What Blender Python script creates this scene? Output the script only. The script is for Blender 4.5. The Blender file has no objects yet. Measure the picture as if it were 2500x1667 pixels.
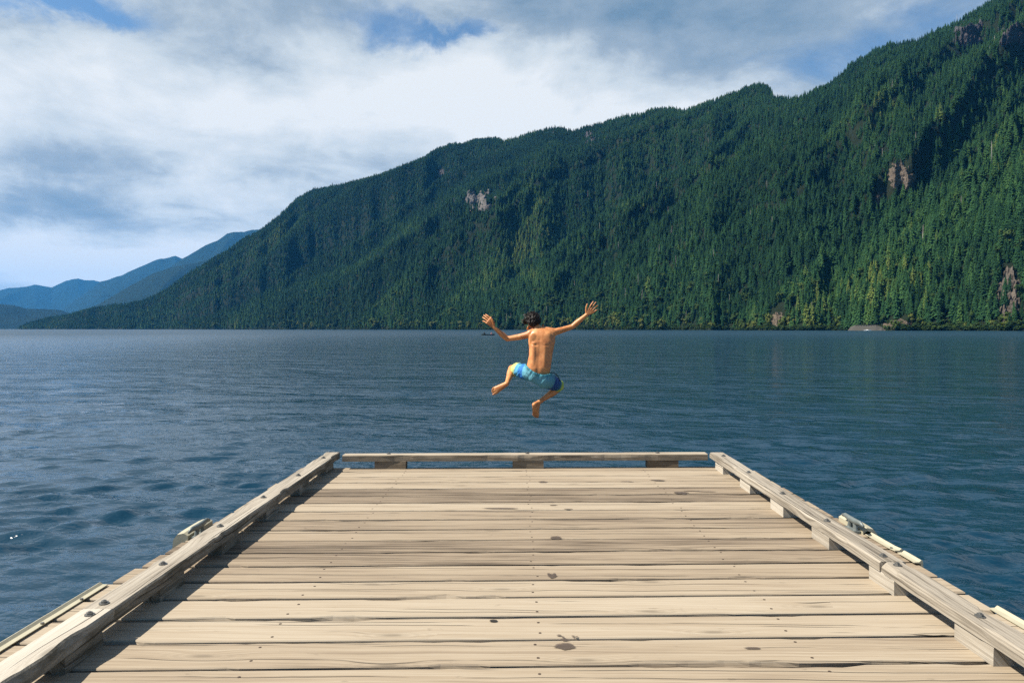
import bpy, bmesh, math, random
import numpy as np
from mathutils import Vector, Matrix, Euler

random.seed(7)
rng = np.random.default_rng(7)
scn = bpy.context.scene
col = scn.collection
R = math.radians

# ------------------------------------------------------------------ camera
CAM = Vector((0.0, 0.0, 2.0))          # 1.5 m above the deck, deck 0.5 m above the lake
FPX, CX, CY, HZ = 1700.0, 1250.0, 833.5, 803.0
PITCH = math.atan((CY - HZ) / FPX)
YAW = 15.0 / FPX
cd = bpy.data.cameras.new('camera')
cam = bpy.data.objects.new('camera', cd)
col.objects.link(cam)
cam.location = CAM
cam.rotation_euler = (R(90) - PITCH, 0, YAW)
cd.sensor_width = 36.0
cd.lens = FPX / 2500.0 * 36.0
cd.clip_start, cd.clip_end = 0.05, 60000.0
scn.camera = cam
ROT = Euler((R(90) - PITCH, 0, YAW)).to_matrix()
ROTN = np.array(ROT)


def ray(u, v):
    """direction of a photograph point, used to place real geometry at a chosen distance"""
    return ROT @ Vector(((u - CX) / FPX, (CY - v) / FPX, -1.0))


def project(P):
    q = (np.asarray(P) - np.array(CAM)) @ ROTN
    return CX + FPX * q[:, 0] / -q[:, 2], CY - FPX * q[:, 1] / -q[:, 2]


def azel(u, v):
    d = ray(u, v)
    return math.atan2(d.x, d.y), d.z / math.hypot(d.x, d.y)


# ------------------------------------------------------------------ world and sun
SUN_DIR = Vector((-1.0, -0.14, 1.22)).normalized()
SUN_EL = math.asin(SUN_DIR.z)
SUN_ROT = math.atan2(SUN_DIR.x, SUN_DIR.y)
EXPOSURE = 1.10
SUN_STRENGTH = 5.0

vs = scn.view_settings
scn.display_settings.display_device = 'sRGB'
vs.view_transform = 'Standard'
vs.look = 'None'
vs.exposure = EXPOSURE
vs.gamma = 1.0
vs.use_curve_mapping = False


class NT:
    """a few words for writing node trees"""
    def __init__(self, tree):
        self.t = tree
        tree.nodes.clear()

    def node(self, kind, **kw):
        n = self.t.nodes.new(kind)
        for k, v in kw.items():
            if k == 'inp':
                for kk, vv in v.items():
                    self.put(n.inputs[kk], vv)
            else:
                setattr(n, k, v)
        return n

    def put(self, sock, v):
        if isinstance(v, bpy.types.NodeSocket):
            self.t.links.new(v, sock)
        else:
            sock.default_value = v

    def math(self, op, a, b=None, c=None, clamp=False):
        n = self.node('ShaderNodeMath', operation=op, use_clamp=clamp)
        self.put(n.inputs[0], a)
        if b is not None:
            self.put(n.inputs[1], b)
        if c is not None:
            self.put(n.inputs[2], c)
        return n.outputs[0]

    def vmath(self, op, a, b=None):
        n = self.node('ShaderNodeVectorMath', operation=op)
        self.put(n.inputs[0], a)
        if b is not None:
            self.put(n.inputs[1], b)
        return n.outputs['Value'] if op in ('LENGTH', 'DOT_PRODUCT', 'DISTANCE') else n.outputs[0]

    def noise(self, vec, scale=1.0, detail=4.0, rough=0.5, dist=0.0, dims='3D', lac=2.0):
        n = self.node('ShaderNodeTexNoise', noise_dimensions=dims)
        self.put(n.inputs['Vector'], vec)
        n.inputs['Scale'].default_value = scale
        n.inputs['Detail'].default_value = detail
        n.inputs['Roughness'].default_value = rough
        n.inputs['Distortion'].default_value = dist
        n.inputs['Lacunarity'].default_value = lac
        return n.outputs['Fac']

    def ramp(self, fac, stops, interp='LINEAR'):
        n = self.node('ShaderNodeValToRGB')
        n.color_ramp.interpolation = interp
        e = n.color_ramp.elements
        while len(e) < len(stops):
            e.new(0.5)
        for el, (p, c) in zip(e, stops):
            el.position = p
            el.color = (*c, 1) if len(c) == 3 else c
        self.put(n.inputs[0], fac)
        return n.outputs[0]

    def maprange(self, v, a, b, c=0.0, d=1.0, smooth=False):
        n = self.node('ShaderNodeMapRange', interpolation_type='SMOOTHSTEP' if smooth else 'LINEAR')
        self.put(n.inputs[0], v)
        for i, x in enumerate((a, b, c, d)):
            n.inputs[i + 1].default_value = x
        return n.outputs[0]

    def mix(self, f, a, b, blend='MIX'):
        n = self.node('ShaderNodeMix', data_type='RGBA', blend_type=blend)
        self.put(n.inputs[0], f)
        for s, v in ((n.inputs[6], a), (n.inputs[7], b)):
            self.put(s, v if isinstance(v, bpy.types.NodeSocket) else (*v, 1))
        return n.outputs[2]

    def sepxyz(self, v):
        n = self.node('ShaderNodeSeparateXYZ')
        self.put(n.inputs[0], v)
        return n.outputs

    def comb(self, x, y, z):
        n = self.node('ShaderNodeCombineXYZ')
        for i, q in enumerate((x, y, z)):
            self.put(n.inputs[i], q)
        return n.outputs[0]

    def bump(self, h, strength, distance, normal=None):
        n = self.node('ShaderNodeBump')
        n.inputs['Strength'].default_value = strength
        self.put(n.inputs['Distance'], distance)
        self.put(n.inputs['Height'], h)
        if normal is not None:
            self.put(n.inputs['Normal'], normal)
        return n.outputs[0]


world = bpy.data.worlds.new('World')
scn.world = world
world.use_nodes = True
w = NT(world.node_tree)
sky = w.node('ShaderNodeTexSky', sky_type='NISHITA')
sky.sun_disc = False
sky.sun_elevation = SUN_EL
sky.sun_rotation = SUN_ROT
sky.air_density = 1.0
sky.dust_density = 0.6
sky.ozone_density = 1.5
gen = w.node('ShaderNodeTexCoord').outputs['Generated']
d = w.vmath('NORMALIZE', gen)
dx, dy, dz = w.sepxyz(d)
zc = w.math('MAXIMUM', dz, 0.0)
azn = w.math('ARCTAN2', dx, dy)
eln = w.math('ARCSINE', zc)
den = w.math('ADD', zc, 0.13)
pvec = w.comb(w.math('DIVIDE', dx, den), w.math('DIVIDE', dy, den), 0.0)


wob1 = w.noise(d, 7.0, 7.0, 0.62, 0.4)
wob2 = w.noise(w.vmath('ADD', d, (4.0, 1.0, 2.0)), 9.0, 7.0, 0.62, 0.4)
azn = w.math('ADD', azn, w.math('MULTIPLY', w.math('SUBTRACT', wob1, 0.5), 0.20))
eln = w.math('ADD', eln, w.math('MULTIPLY', w.math('SUBTRACT', wob2, 0.5), 0.11))
lump = w.noise(w.vmath('MULTIPLY', d, (4.2, 4.2, 8.5)), 1.0, 9.0, 0.58, 0.25)


def gau(u, v, su, sv, amp):
    a, e = azel(u, v)
    e = math.atan(e)
    ga = w.math('DIVIDE', w.math('SUBTRACT', azn, a), su / FPX)
    ge = w.math('DIVIDE', w.math('SUBTRACT', eln, e), sv / FPX)
    q = w.math('ADD', w.math('MULTIPLY', ga, ga), w.math('MULTIPLY', ge, ge))
    return w.math('MULTIPLY', w.math('EXPONENT', w.math('MULTIPLY', q, -1.0)), amp)


def addall(lst):
    r = lst[0]
    lst = [q for q in lst]
    for q in lst[1:]:
        r = w.math('ADD', r, q)
    return r


n_big = w.noise(pvec, 0.95, 7.0, 0.56, 0.35)
n_fine = w.noise(w.vmath('ADD', pvec, (7.3, 2.1, 0.0)), 2.6, 9.0, 0.60, 0.5)
n_soft = w.noise(w.vmath('ADD', pvec, (3.1, 9.4, 0.0)), 0.60, 5.0, 0.5, 0.6)
holes = addall([gau(165, 26, 140, 34, -0.55), gau(980, 64, 180, 50, -0.47), gau(1160, 66, 130, 22, -0.30),
                gau(2010, 190, 250, 70, -0.28), gau(2230, 60, 170, 60, -0.22), gau(1900, 95, 150, 50, -0.04),
                gau(1250, 430, 1200, 260, 0.25), gau(640, 80, 150, 80, 0.16), gau(1420, 130, 260, 110, 0.2),
                gau(60, 150, 500, 90, 0.12), gau(120, 400, 500, 120, 0.12), gau(400, 560, 700, 140, 0.10)])
cv = w.math('ADD', w.math('ADD', w.math('MULTIPLY', n_big, 0.9), w.math('MULTIPLY', n_fine, 0.85)), holes)
clear = w.math('MULTIPLY', w.maprange(dy, 0.35, -0.45, 0.0, 1.0, True), 0.75)          # sky clears behind the dock, where the sun comes from
lowb = w.maprange(zc, 0.02, 0.34, 0.34, 0.0)
cv = w.math('ADD', w.math('SUBTRACT', cv, clear), lowb)
cv = w.math('SUBTRACT', cv, w.maprange(zc, 0.42, 0.72, 0.0, 0.20, True))
cover = w.maprange(cv, 0.42, 0.84, 0.0, 0.98, True)
lightness = addall([w.math('MULTIPLY', w.math('SUBTRACT', lump, 0.5), 0.95), gau(1250, -60, 1700, 110, -0.17), gau(-100, 300, 260, 330, -0.04), w.math('MULTIPLY', n_soft, 0.60), w.math('MULTIPLY', n_fine, 0.40), w.math('MULTIPLY', n_big, 0.25), 0.025,
                    gau(150, 180, 420, 130, 0.14), gau(150, -500, 1600, 420, 0.15), gau(1080, 270, 480, 150, 0.26), gau(1270, 90, 150, 60, 0.12), gau(250, 450, 400, 60, 0.16), gau(120, 320, 260, 60, 0.08),
                    gau(800, 540, 600, 80, 0.10), gau(100, 640, 800, 80, 0.22), gau(1350, 300, 300, 90, 0.10),
                    gau(120, 505, 330, 50, -0.17), gau(60, 430, 250, 40, -0.05), gau(560, 350, 240, 40, -0.10), gau(560, 70, 260, 60, -0.10),
                    gau(1650, 50, 420, 80, -0.22), gau(450, 150, 320, 55, -0.14), gau(1550, 200, 300, 70, -0.12), gau(300, 380, 380, 30, -0.07)])
ccol = w.ramp(lightness, [(0.30, (0.085, 0.135, 0.190)), (0.52, (0.175, 0.215, 0.255)), (0.68, (0.315, 0.345, 0.362)), (0.86, (0.42, 0.43, 0.43))])
skyc = w.mix(1.0, sky.outputs[0], (0.044, 0.055, 0.060), 'MULTIPLY')
final = w.mix(cover, skyc, ccol)
bg = w.node('ShaderNodeBackground')
w.put(bg.inputs[0], final)
bg.inputs[1].default_value = 1.0
wo = w.node('ShaderNodeOutputWorld')
w.put(wo.inputs[0], bg.outputs[0])

sd = bpy.data.lights.new('sun', 'SUN')
sd.energy = SUN_STRENGTH
sd.angle = R(0.53)
sd.color = (1.0, 0.93, 0.82)
sun = bpy.data.objects.new('sun', sd)
col.objects.link(sun)
sun.rotation_euler = SUN_DIR.to_track_quat('Z', 'Y').to_euler()
sun.location = (-30, -10, 40)

cy = scn.cycles
cy.use_denoising = False        # the fine grain of 128 samples keeps the wood, ripples and needles crisp
cy.use_adaptive_sampling = False
cy.max_bounces = 6
cy.diffuse_bounces = 3
cy.glossy_bounces = 3
cy.transmission_bounces = 2
cy.volume_bounces = 1
cy.sample_clamp_indirect = 6.0
cy.sample_clamp_direct = 3.0

# ------------------------------------------------------------------ helpers


def mesh_data(name, verts, faces, mats=(), smooth=False):
    me = bpy.data.meshes.new(name)
    me.from_pydata([tuple(v) for v in verts], [], [tuple(f) for f in faces])
    for m in ([mats] if isinstance(mats, bpy.types.Material) else mats):
        me.materials.append(m)
    if smooth:
        me.polygons.foreach_set('use_smooth', np.ones(len(me.polygons), dtype=bool))
    me.update()
    return me


def grid_mesh(name, P, closed_u=False, mats=(), smooth=True):
    """P: (rows, cols, 3) array -> quad mesh, quick"""
    r, c, _ = P.shape
    idx = np.arange(r * c).reshape(r, c)
    if closed_u:
        idx2 = np.concatenate([idx, idx[:, :1]], 1)
    else:
        idx2 = idx
    q = np.stack([idx2[:-1, :-1], idx2[:-1, 1:], idx2[1:, 1:], idx2[1:, :-1]], -1).reshape(-1, 4)
    me = bpy.data.meshes.new(name)
    me.vertices.add(r * c)
    me.vertices.foreach_set('co', np.ascontiguousarray(P.reshape(-1), dtype=np.float32))
    me.loops.add(q.size)
    me.loops.foreach_set('vertex_index', np.ascontiguousarray(q.reshape(-1), dtype=np.int32))
    me.polygons.add(len(q))
    me.polygons.foreach_set('loop_start', np.arange(0, q.size, 4, dtype=np.int32))
    me.polygons.foreach_set('loop_total', np.full(len(q), 4, dtype=np.int32))
    for m in ([mats] if isinstance(mats, bpy.types.Material) else mats):
        me.materials.append(m)
    me.polygons.foreach_set('use_smooth', np.full(len(q), smooth, dtype=bool))
    me.update(calc_edges=True)
    me.validate()
    return me


def link(name, me, parent=None, loc=None, kind=None, label=None, cat=None, group=None):
    o = bpy.data.objects.new(name, me)
    col.objects.link(o)
    if parent is not None:
        o.parent = parent
    if loc is not None:
        o.location = loc
    tag(o, label, cat, group, kind)
    return o


def tag(o, label=None, cat=None, group=None, kind=None):
    for k, v in (('label', label), ('category', cat), ('group', group), ('kind', kind)):
        if v:
            o[k] = v
    return o


def empty(name, loc, label, cat, group=None):
    o = bpy.data.objects.new(name, None)
    col.objects.link(o)
    o.location = loc
    o.empty_display_size = 0.1
    return tag(o, label, cat, group)


class MB:
    """collects closed shapes into one mesh"""
    def __init__(self):
        self.v, self.f = [], []

    def add(self, vs_, fs_):
        b = len(self.v)
        self.v += [tuple(x) for x in vs_]
        self.f += [tuple(i + b for i in f) for f in fs_]
        return self

    def box(self, c, s, rot=None):
        hx, hy, hz = s[0] / 2, s[1] / 2, s[2] / 2
        p = [Vector((x, y, z)) for z in (-hz, hz) for x, y in ((-hx, -hy), (hx, -hy), (hx, hy), (-hx, hy))]
        if rot is not None:
            p = [rot @ q for q in p]
        p = [q + Vector(c) for q in p]
        return self.add(p, [(3, 2, 1, 0), (4, 5, 6, 7), (0, 1, 5, 4), (1, 2, 6, 5), (2, 3, 7, 6), (3, 0, 4, 7)])

    def rings(self, rs):
        """rs: list of rings with equal number of points -> closed tube with caps"""
        n = len(rs[0])
        vs_, fs_ = [p for r in rs for p in r], []
        for i in range(len(rs) - 1):
            for j in range(n):
                k = (j + 1) % n
                fs_.append((i * n + j, i * n + k, (i + 1) * n + k, (i + 1) * n + j))
        fs_.append(tuple(range(n - 1, -1, -1)))
        fs_.append(tuple((len(rs) - 1) * n + j for j in range(n)))
        return self.add(vs_, fs_)

    def tube(self, pts, rad, n=8):
        pts = [Vector(p) for p in pts]
        rad = rad if isinstance(rad, (list, tuple)) else [rad] * len(pts)
        rs = []
        up = None
        for i, p in enumerate(pts):
            t = (pts[min(i + 1, len(pts) - 1)] - pts[max(i - 1, 0)]).normalized()
            if up is None:
                up = t.orthogonal().normalized()
            a = (up - t * up.dot(t)).normalized()
            b = t.cross(a)
            up = a
            rs.append([p + (a * math.cos(6.28319 * k / n) + b * math.sin(6.28319 * k / n)) * rad[i] for k in range(n)])
        return self.rings(rs)

    def capsule(self, p, q, r0, r1, n=14):
        p, q = Vector(p), Vector(q)
        t = (q - p)
        L_ = t.length
        t = t.normalized() if L_ > 1e-6 else Vector((0, 0, 1))
        a = t.orthogonal().normalized()
        b = t.cross(a)
        rs = []
        for ph in (-80, -55, -28, 0):
            rs.append((p + t * r0 * math.sin(R(ph)), r0 * math.cos(R(ph))))
        for ph in (0, 28, 55, 80):
            rs.append((q + t * r1 * math.sin(R(ph)), r1 * math.cos(R(ph))))
        return self.rings([[c + (a * math.cos(6.28319 * k / n) + b * math.sin(6.28319 * k / n)) * rr for k in range(n)] for c, rr in rs])

    def ell(self, c, rad, rot=None, n=18):
        rs = []
        for i in range(1, n):
            ph = -math.pi / 2 + math.pi * i / n
            rg = []
            for k in range(n):
                q = Vector((rad[0] * math.cos(ph) * math.cos(6.28319 * k / n), rad[1] * math.cos(ph) * math.sin(6.28319 * k / n), rad[2] * math.sin(ph)))
                if rot is not None:
                    q = rot @ q
                rg.append(q + Vector(c))
            rs.append(rg)
        return self.rings(rs)

    def mesh(self, name, mats, smooth=False):
        return mesh_data(name, self.v, self.f, mats, smooth)


def _hash(ix, iy, seed):
    h = (ix.astype(np.int64) * 374761393 + iy.astype(np.int64) * 668265263 + seed * 974634777) & 0xFFFFFFFF
    h = ((h ^ (h >> 13)) * 1274126177) & 0xFFFFFFFF
    h = h ^ (h >> 16)
    return (h & 0xFFFFFF) / float(0xFFFFFF)


def vnoise(x, y, seed=0):
    x, y = np.broadcast_arrays(np.asarray(x, dtype=float), np.asarray(y, dtype=float))
    ix, iy = np.floor(x), np.floor(y)
    fx, fy = x - ix, y - iy
    fx = fx * fx * fx * (fx * (fx * 6 - 15) + 10)
    fy = fy * fy * fy * (fy * (fy * 6 - 15) + 10)
    ix, iy = ix.astype(np.int64), iy.astype(np.int64)
    a, b = _hash(ix, iy, seed), _hash(ix + 1, iy, seed)
    c, e = _hash(ix, iy + 1, seed), _hash(ix + 1, iy + 1, seed)
    return (a * (1 - fx) + b * fx) * (1 - fy) + (c * (1 - fx) + e * fx) * fy


def fbm(x, y, seed=0, octv=4, gain=0.5):
    s, a, n = 0.0, 1.0, 0.0
    for k in range(octv):
        s = s + a * vnoise(np.asarray(x) * 2 ** k, np.asarray(y) * 2 ** k, seed + k * 17)
        n += a
        a *= gain
    return s / n


def material(name):
    m = bpy.data.materials.new(name)
    m.use_nodes = True
    t = NT(m.node_tree)
    out = t.node('ShaderNodeOutputMaterial')
    bs = t.node('ShaderNodeBsdfPrincipled')
    t.put(out.inputs[0], bs.outputs[0])
    return m, t, bs


def simple(name, c, rough=0.6, metal=0.0, spec=0.5, var=0.15, vscale=12.0):
    m, t, bs = material(name)
    co = t.node('ShaderNodeTexCoord').outputs['Object']
    n = t.noise(co, vscale, 5.0, 0.6)
    t.put(bs.inputs['Base Color'], t.mix(n, tuple(x * (1 - var) for x in c), tuple(min(1, x * (1 + var)) for x in c)))
    bs.inputs['Roughness'].default_value = rough
    bs.inputs['Metallic'].default_value = metal
    bs.inputs['Specular IOR Level'].default_value = spec
    t.put(bs.inputs['Normal'], t.bump(n, 0.3, 0.004))
    return m


# ------------------------------------------------------------------ far shore: mountain terrain
RIDGE = [(40, 803), (48, 800), (65, 786), (112, 772), (163, 764), (204, 752), (238, 744), (300, 740), (343, 731), (374, 720), (415, 697), (442, 676),
         (469, 658), (503, 637), (530, 620), (561, 604), (605, 574), (632, 561), (653, 544), (680, 523), (700, 504), (723, 483), (765, 461), (815, 451),
         (872, 436), (930, 424), (968, 411), (1033, 386), (1063, 367), (1098, 352), (1129, 351), (1159, 338), (1209, 333), (1228, 338), (1262, 330),
         (1297, 319), (1343, 308), (1366, 306), (1400, 317), (1427, 306), (1515, 280), (1561, 272), (1600, 258), (1640, 256), (1669, 267), (1715, 249),
         (1753, 236), (1791, 225), (1830, 206), (1860, 202), (1883, 214), (1893, 232), (1925, 234), (1967, 224), (1986, 214), (2021, 199), (2059, 169),
         (2074, 149), (2101, 136), (2136, 117), (2174, 100), (2231, 95), (2270, 77), (2327, 54), (2365, 31), (2404, 8), (2500, -45), (2700, -120), (3000, -170), (3600, -150)]
SHORE = [(40, 5200), (150, 4600), (300, 3950), (500, 3200), (700, 2600), (1000, 1950), (1265, 1600), (1600, 1250), (1900, 1040), (2200, 930), (2500, 870), (3000, 850), (3600, 900)]
SLOPE = [(40, .30), (300, .45), (600, .50), (1000, .55), (1400, .56), (2000, .60), (2500, .66), (3600, .70)]
ra = np.array([azel(u, v) for u, v in RIDGE])
sh_a = np.array([azel(u, HZ)[0] for u, _ in SHORE])
sl_a = np.array([azel(u, HZ)[0] for u, _ in SLOPE])
SH = np.array([q for _, q in SHORE], float)
SL = np.array([q for _, q in SLOPE], float)


def shore_range(az):
    base = np.interp(az, sh_a, SH)
    return base * (1 + 0.035 * (fbm(az * 26, 0.3, 91, 3) - 0.5) * 2)


def ridge_of(az):
    L_ = shore_range(az)
    te = np.clip(np.interp(az, ra[:, 0], ra[:, 1]), 0.0008, 0.47)
    tl = np.interp(az, sl_a, SL)
    Rr = tl * L_ / (tl - te)
    Rr = np.maximum(Rr, L_ + 60)
    return L_, Rr, Rr * te


def terrain_z(az, r):
    L_, Rr, H = ridge_of(az)
    H = np.maximum(H - np.minimum(14.0, H * 0.3), 1.0)
    s = (r - L_) / (Rr - L_)
    sc = np.clip(s, 0, 1)
    z = H * sc ** 0.97
    # spurs and gullies run from the crest down towards the left
    wv = az * 7.2 + 3.6 * (1 - sc) + 0.55 * (fbm(az * 9, sc * 3.2, 5, 3) - 0.5)
    f1 = 1 - np.abs(2 * vnoise(wv * 1.35, 0.5 + sc * 0.5, 12) - 1)
    f2 = 1 - np.abs(2 * vnoise(wv * 3.3, 7.5 + sc * 1.2, 13) - 1)
    f3 = fbm(az * 60, sc * 12, 31, 3) - 0.5
    env = np.clip(np.sin(np.pi * np.clip(sc, 0, 1) ** 0.9), 0, 1) ** 0.8
    z = z + env * H * (np.interp(az, [-1, .18, .42, 2], [.27, .25, .10, .10]) * (f1 - 0.62) + 0.15 * (f2 - 0.5) + 0.045 * f3)
    over = np.clip(s - 1, 0, None)
    z = np.where(s > 1, H * (1 - 0.75 * over), z)
    z = np.where(s < 0, -0.02 * (L_ - r), z)
    bank = np.clip((r - L_) / 30.0, 0, 1)
    return np.where(s >= 0, np.maximum(z, 0) * 1.0 + 0.9 * np.sqrt(bank), z)


AZ0, AZ1 = azel(42, HZ)[0], azel(3500, HZ)[0]


def pol(az, r, z):
    return np.stack([r * np.sin(az), r * np.cos(az), z], -1)


m_floor, t, bs = material('forest_floor')
co = t.node('ShaderNodeNewGeometry').outputs['Position']
n = t.noise(co, 0.02, 8.0, 0.65)
t.put(bs.inputs['Base Color'], t.ramp(n, [(0.3, (0.005, 0.009, 0.004)), (0.55, (0.010, 0.016, 0.007)), (0.8, (0.020, 0.020, 0.012))]))
bs.inputs['Roughness'].default_value = 0.95
bs.inputs['Specular IOR Level'].default_value = 0.1
t.put(bs.inputs['Normal'], t.bump(t.noise(co, 0.12, 6.0, 0.7), 1.0, 4.0))

na = 1000
AZ = np.linspace(AZ0, AZ1, na)
Lz, Rz, Hz = ridge_of(AZ)
ss = np.concatenate([[-0.03], np.linspace(0, 1, 170) ** 1.15, np.linspace(1.04, 2.2, 24)])
rr = Lz[None, :] + ss[:, None] * (Rz - Lz)[None, :]
azg = np.broadcast_to(AZ[None, :], rr.shape)
zz = terrain_z(azg, rr)
me = grid_mesh('mountain', pol(azg, rr, zz)[:, ::-1], mats=m_floor)
link('mountain', me, kind='structure', label='steep forested mountainside falling to the far shore', cat='mountain')

# hazy hills farther down the lake
m_hill, t, bs = material('far_forest')
co = t.node('ShaderNodeNewGeometry').outputs['Position']
n = t.noise(co, 0.010, 8.0, 0.7)
t.put(bs.inputs['Base Color'], t.ramp(n, [(0.3, (0.004, 0.010, 0.006)), (0.6, (0.009, 0.018, 0.010)), (0.85, (0.018, 0.028, 0.014))]))
bs.inputs['Roughness'].default_value = 0.95
bs.inputs['Specular IOR Level'].default_value = 0.05
t.put(bs.inputs['Normal'], t.bump(t.noise(co, 0.03, 7.0, 0.75), 1.0, 18.0))
HILLS = [
    ('furthest blue hills with a rounded double top', 14500, 3200, [(-500, 740), (-300, 700), (-120, 722), (0, 709), (17, 703), (65, 700), (85, 695), (126, 701), (163, 685), (190, 679), (207, 684), (228, 684), (245, 688), (300, 700), (420, 735), (520, 790)]),
    ('long blue ridge climbing to a small peak', 11500, 2600, [(60, 800), (110, 778), (153, 752), (200, 722), (245, 688), (296, 673), (313, 664), (384, 633), (401, 631), (428, 624), (446, 632), (500, 660), (620, 700), (760, 780)]),
    ('blue ridge meeting the forested slope', 8800, 1900, [(250, 800), (330, 720), (400, 665), (446, 631), (459, 624), (503, 598), (530, 588), (554, 571), (571, 566), (595, 566), (616, 561), (700, 560), (800, 600), (1000, 780)]),
    ('grey green hill behind the forested slope', 6400, 1300, [(150, 800), (200, 757), (238, 743), (289, 714), (323, 694), (374, 667), (428, 650), (480, 640), (560, 620), (660, 640), (800, 780)]),
    ('low dark blue hill at the left end of the lake', 6100, 900, [(-600, 740), (-300, 715), (-150, 735), (-60, 738), (0, 742), (34, 745), (68, 753), (136, 755), (153, 758), (200, 772), (260, 800)]),
]
for lab, D_, depth, ctl in HILLS:
    D_, depth = D_ * 1.55, depth * 1.5
    ca = np.array([azel(u, v) for u, v in ctl])
    A = np.linspace(ca[0, 0], ca[-1, 0], 420)
    te = np.interp(A, ca[:, 0], ca[:, 1]) + 0.0016 * (fbm(A * 120, 0.5, int(D_), 5) - 0.5)
    te = np.clip(te, 0.0003, None)
    s_ = np.concatenate([[-0.05], np.linspace(0, 1, 60), [1.1, 1.35, 1.8]])
    rH = D_ - depth + s_[:, None] * depth + 0 * A[None, :]
    sc = np.clip(s_, 0, 1)[:, None]
    Hh = (te * D_)[None, :]
    z = Hh * sc ** 0.95
    wv = A[None, :] * 22 + 1.6 * (1 - sc)
    z = z + np.sin(np.pi * sc) * Hh * 0.22 * ((1 - np.abs(2 * vnoise(wv, 0.3 + sc * 0.6, int(D_) + 3) - 1)) - 0.55)
    z = np.where(s_[:, None] > 1, Hh * (1 - 0.9 * (s_[:, None] - 1)), z)
    z = np.where(s_[:, None] < 0, -5, z)
    Ag = np.broadcast_to(A[None, :], z.shape)
    link('hill', grid_mesh('hill', pol(Ag, rH, z)[:, ::-1], mats=m_hill), kind='structure', label=lab, cat='hill')

# ------------------------------------------------------------------ the lake
m_water, t, bs = material('lake_water')
co = t.node('ShaderNodeNewGeometry').outputs['Position']
wx, wy, wz = t.sepxyz(co)
rng_ = t.math('SQRT', t.math('ADD', t.math('MULTIPLY', wx, wx), t.math('MULTIPLY', wy, wy)))
near = t.maprange(rng_, 8.0, 24.0, 0.42, 1.0)
farf = t.maprange(rng_, 60.0, 400.0, 1.0, 0.55)
gust = t.maprange(t.noise(t.vmath('MULTIPLY', co, (0.010, 0.035, 0.0)), 1.0, 4.0, 0.6, 0.6), 0.30, 0.70, 0.72, 1.2)
rot_ = t.node('ShaderNodeVectorRotate', rotation_type='Z_AXIS')
t.put(rot_.inputs['Vector'], co)
rot_.inputs['Angle'].default_value = R(14)
pr = rot_.outputs[0]
h1 = t.noise(t.vmath('MULTIPLY', pr, (0.55, 1.3, 0.0)), 1.0, 5.0, 0.55, 0.5)
h2 = t.noise(t.vmath('MULTIPLY', pr, (1.9, 4.2, 0.0)), 1.0, 4.0, 0.55, 0.3)
h0 = t.noise(t.vmath('MULTIPLY', pr, (0.10, 0.24, 0.0)), 1.0, 4.0, 0.6, 0.8)
ridge = lambda q: t.math('SUBTRACT', t.math('MULTIPLY', q, 0.45), t.math('MULTIPLY', t.math('ABSOLUTE', t.math('SUBTRACT', q, 0.5)), 0.9))
h1, h2 = ridge(h1), ridge(h2)
h3 = t.noise(t.vmath('MULTIPLY', pr, (9.0, 15.0, 0.0)), 1.0, 3.0, 0.5, 0.2)
pack = t.maprange(t.noise(t.vmath('MULTIPLY', pr, (0.42, 0.95, 0.0)), 1.0, 3.0, 0.55, 0.3), 0.47, 0.66, 0.35, 1.65, True)
h1, h2 = t.math('MULTIPLY', h1, pack), t.math('MULTIPLY', h2, pack)
hs = t.math('ADD', t.math('ADD', t.math('MULTIPLY', t.math('MULTIPLY', h0, near), 0.45), t.math('MULTIPLY', t.math('MULTIPLY', h1, near), 0.135)), t.math('ADD', t.math('MULTIPLY', t.math('MULTIPLY', h2, near), 0.075), t.math('MULTIPLY', h3, 0.014)))
t.put(bs.inputs['Normal'], t.bump(hs, 1.0, t.math('MULTIPLY', gust, farf)))
bs.inputs['Base Color'].default_value = (0.0040, 0.026, 0.048, 1)
t.put(bs.inputs['Roughness'], t.maprange(rng_, 18.0, 300.0, 0.07, 0.36))     # unresolved wavelets far out
bs.inputs['IOR'].default_value = 1.33

fa = np.arange(-46, 46.01, 0.125)
ca_ = np.arange(49, 312, 4.0)
WA = np.radians(np.concatenate([fa, ca_]))
WR = [0.4]
while WR[-1] < 90:
    WR.append(WR[-1] * 1.0 + max(0.016, 0.0050 * WR[-1]) if WR[-1] > 4.5 else WR[-1] + 0.5)
WR = np.concatenate([WR, np.geomspace(95, 24500, 95)])
rg, ag = np.meshgrid(WR, WA, indexing='ij')
X, Y = rg * np.sin(ag), rg * np.cos(ag)
Z = np.zeros_like(X)
wr = np.random.default_rng(8)
step = np.maximum(0.016, 0.0050 * rg)
for k in range(64):
    lam = 0.22 * (26.0 ** (k / 63.0))                    # 0.22 m .. 5.7 m
    ang = R(-78) + wr.normal(0, 0.42)                     # crests lie roughly across the view
    kx, ky = math.cos(ang) * 6.2832 / lam, math.sin(ang) * 6.2832 / lam
    amp = 0.0045 * lam ** 0.45 * (0.6 + 0.8 * wr.random()) * (2.7 if lam < 0.5 else 1.15 if lam < 0.9 else 0.36 if lam < 1.6 else 0.11)
    fade = np.clip((lam - 4.0 * step) / lam, 0, 1)
    ph = wr.random() * 6.28
    if k % 8 == 0:                                         # wavelets come in small packets, calm water between
        pk = fbm(X * 0.95 + k * 1.7, Y * 1.7, 200 + k, 2)
        pk = np.clip((pk - 0.50) / 0.22, 0, 1)
        pk = 0.30 + 1.05 * pk * pk * (3 - 2 * pk)
    gst = pk if lam < 1.6 else 0.8
    q = np.sin(kx * X + ky * Y + ph)
    Z += amp * fade * gst * (q + 0.25 * (2 * (0.5 + 0.5 * q) ** 2 - 0.75))
Z *= np.clip((rg - 2.0) / 2.0, 0, 1)
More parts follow.
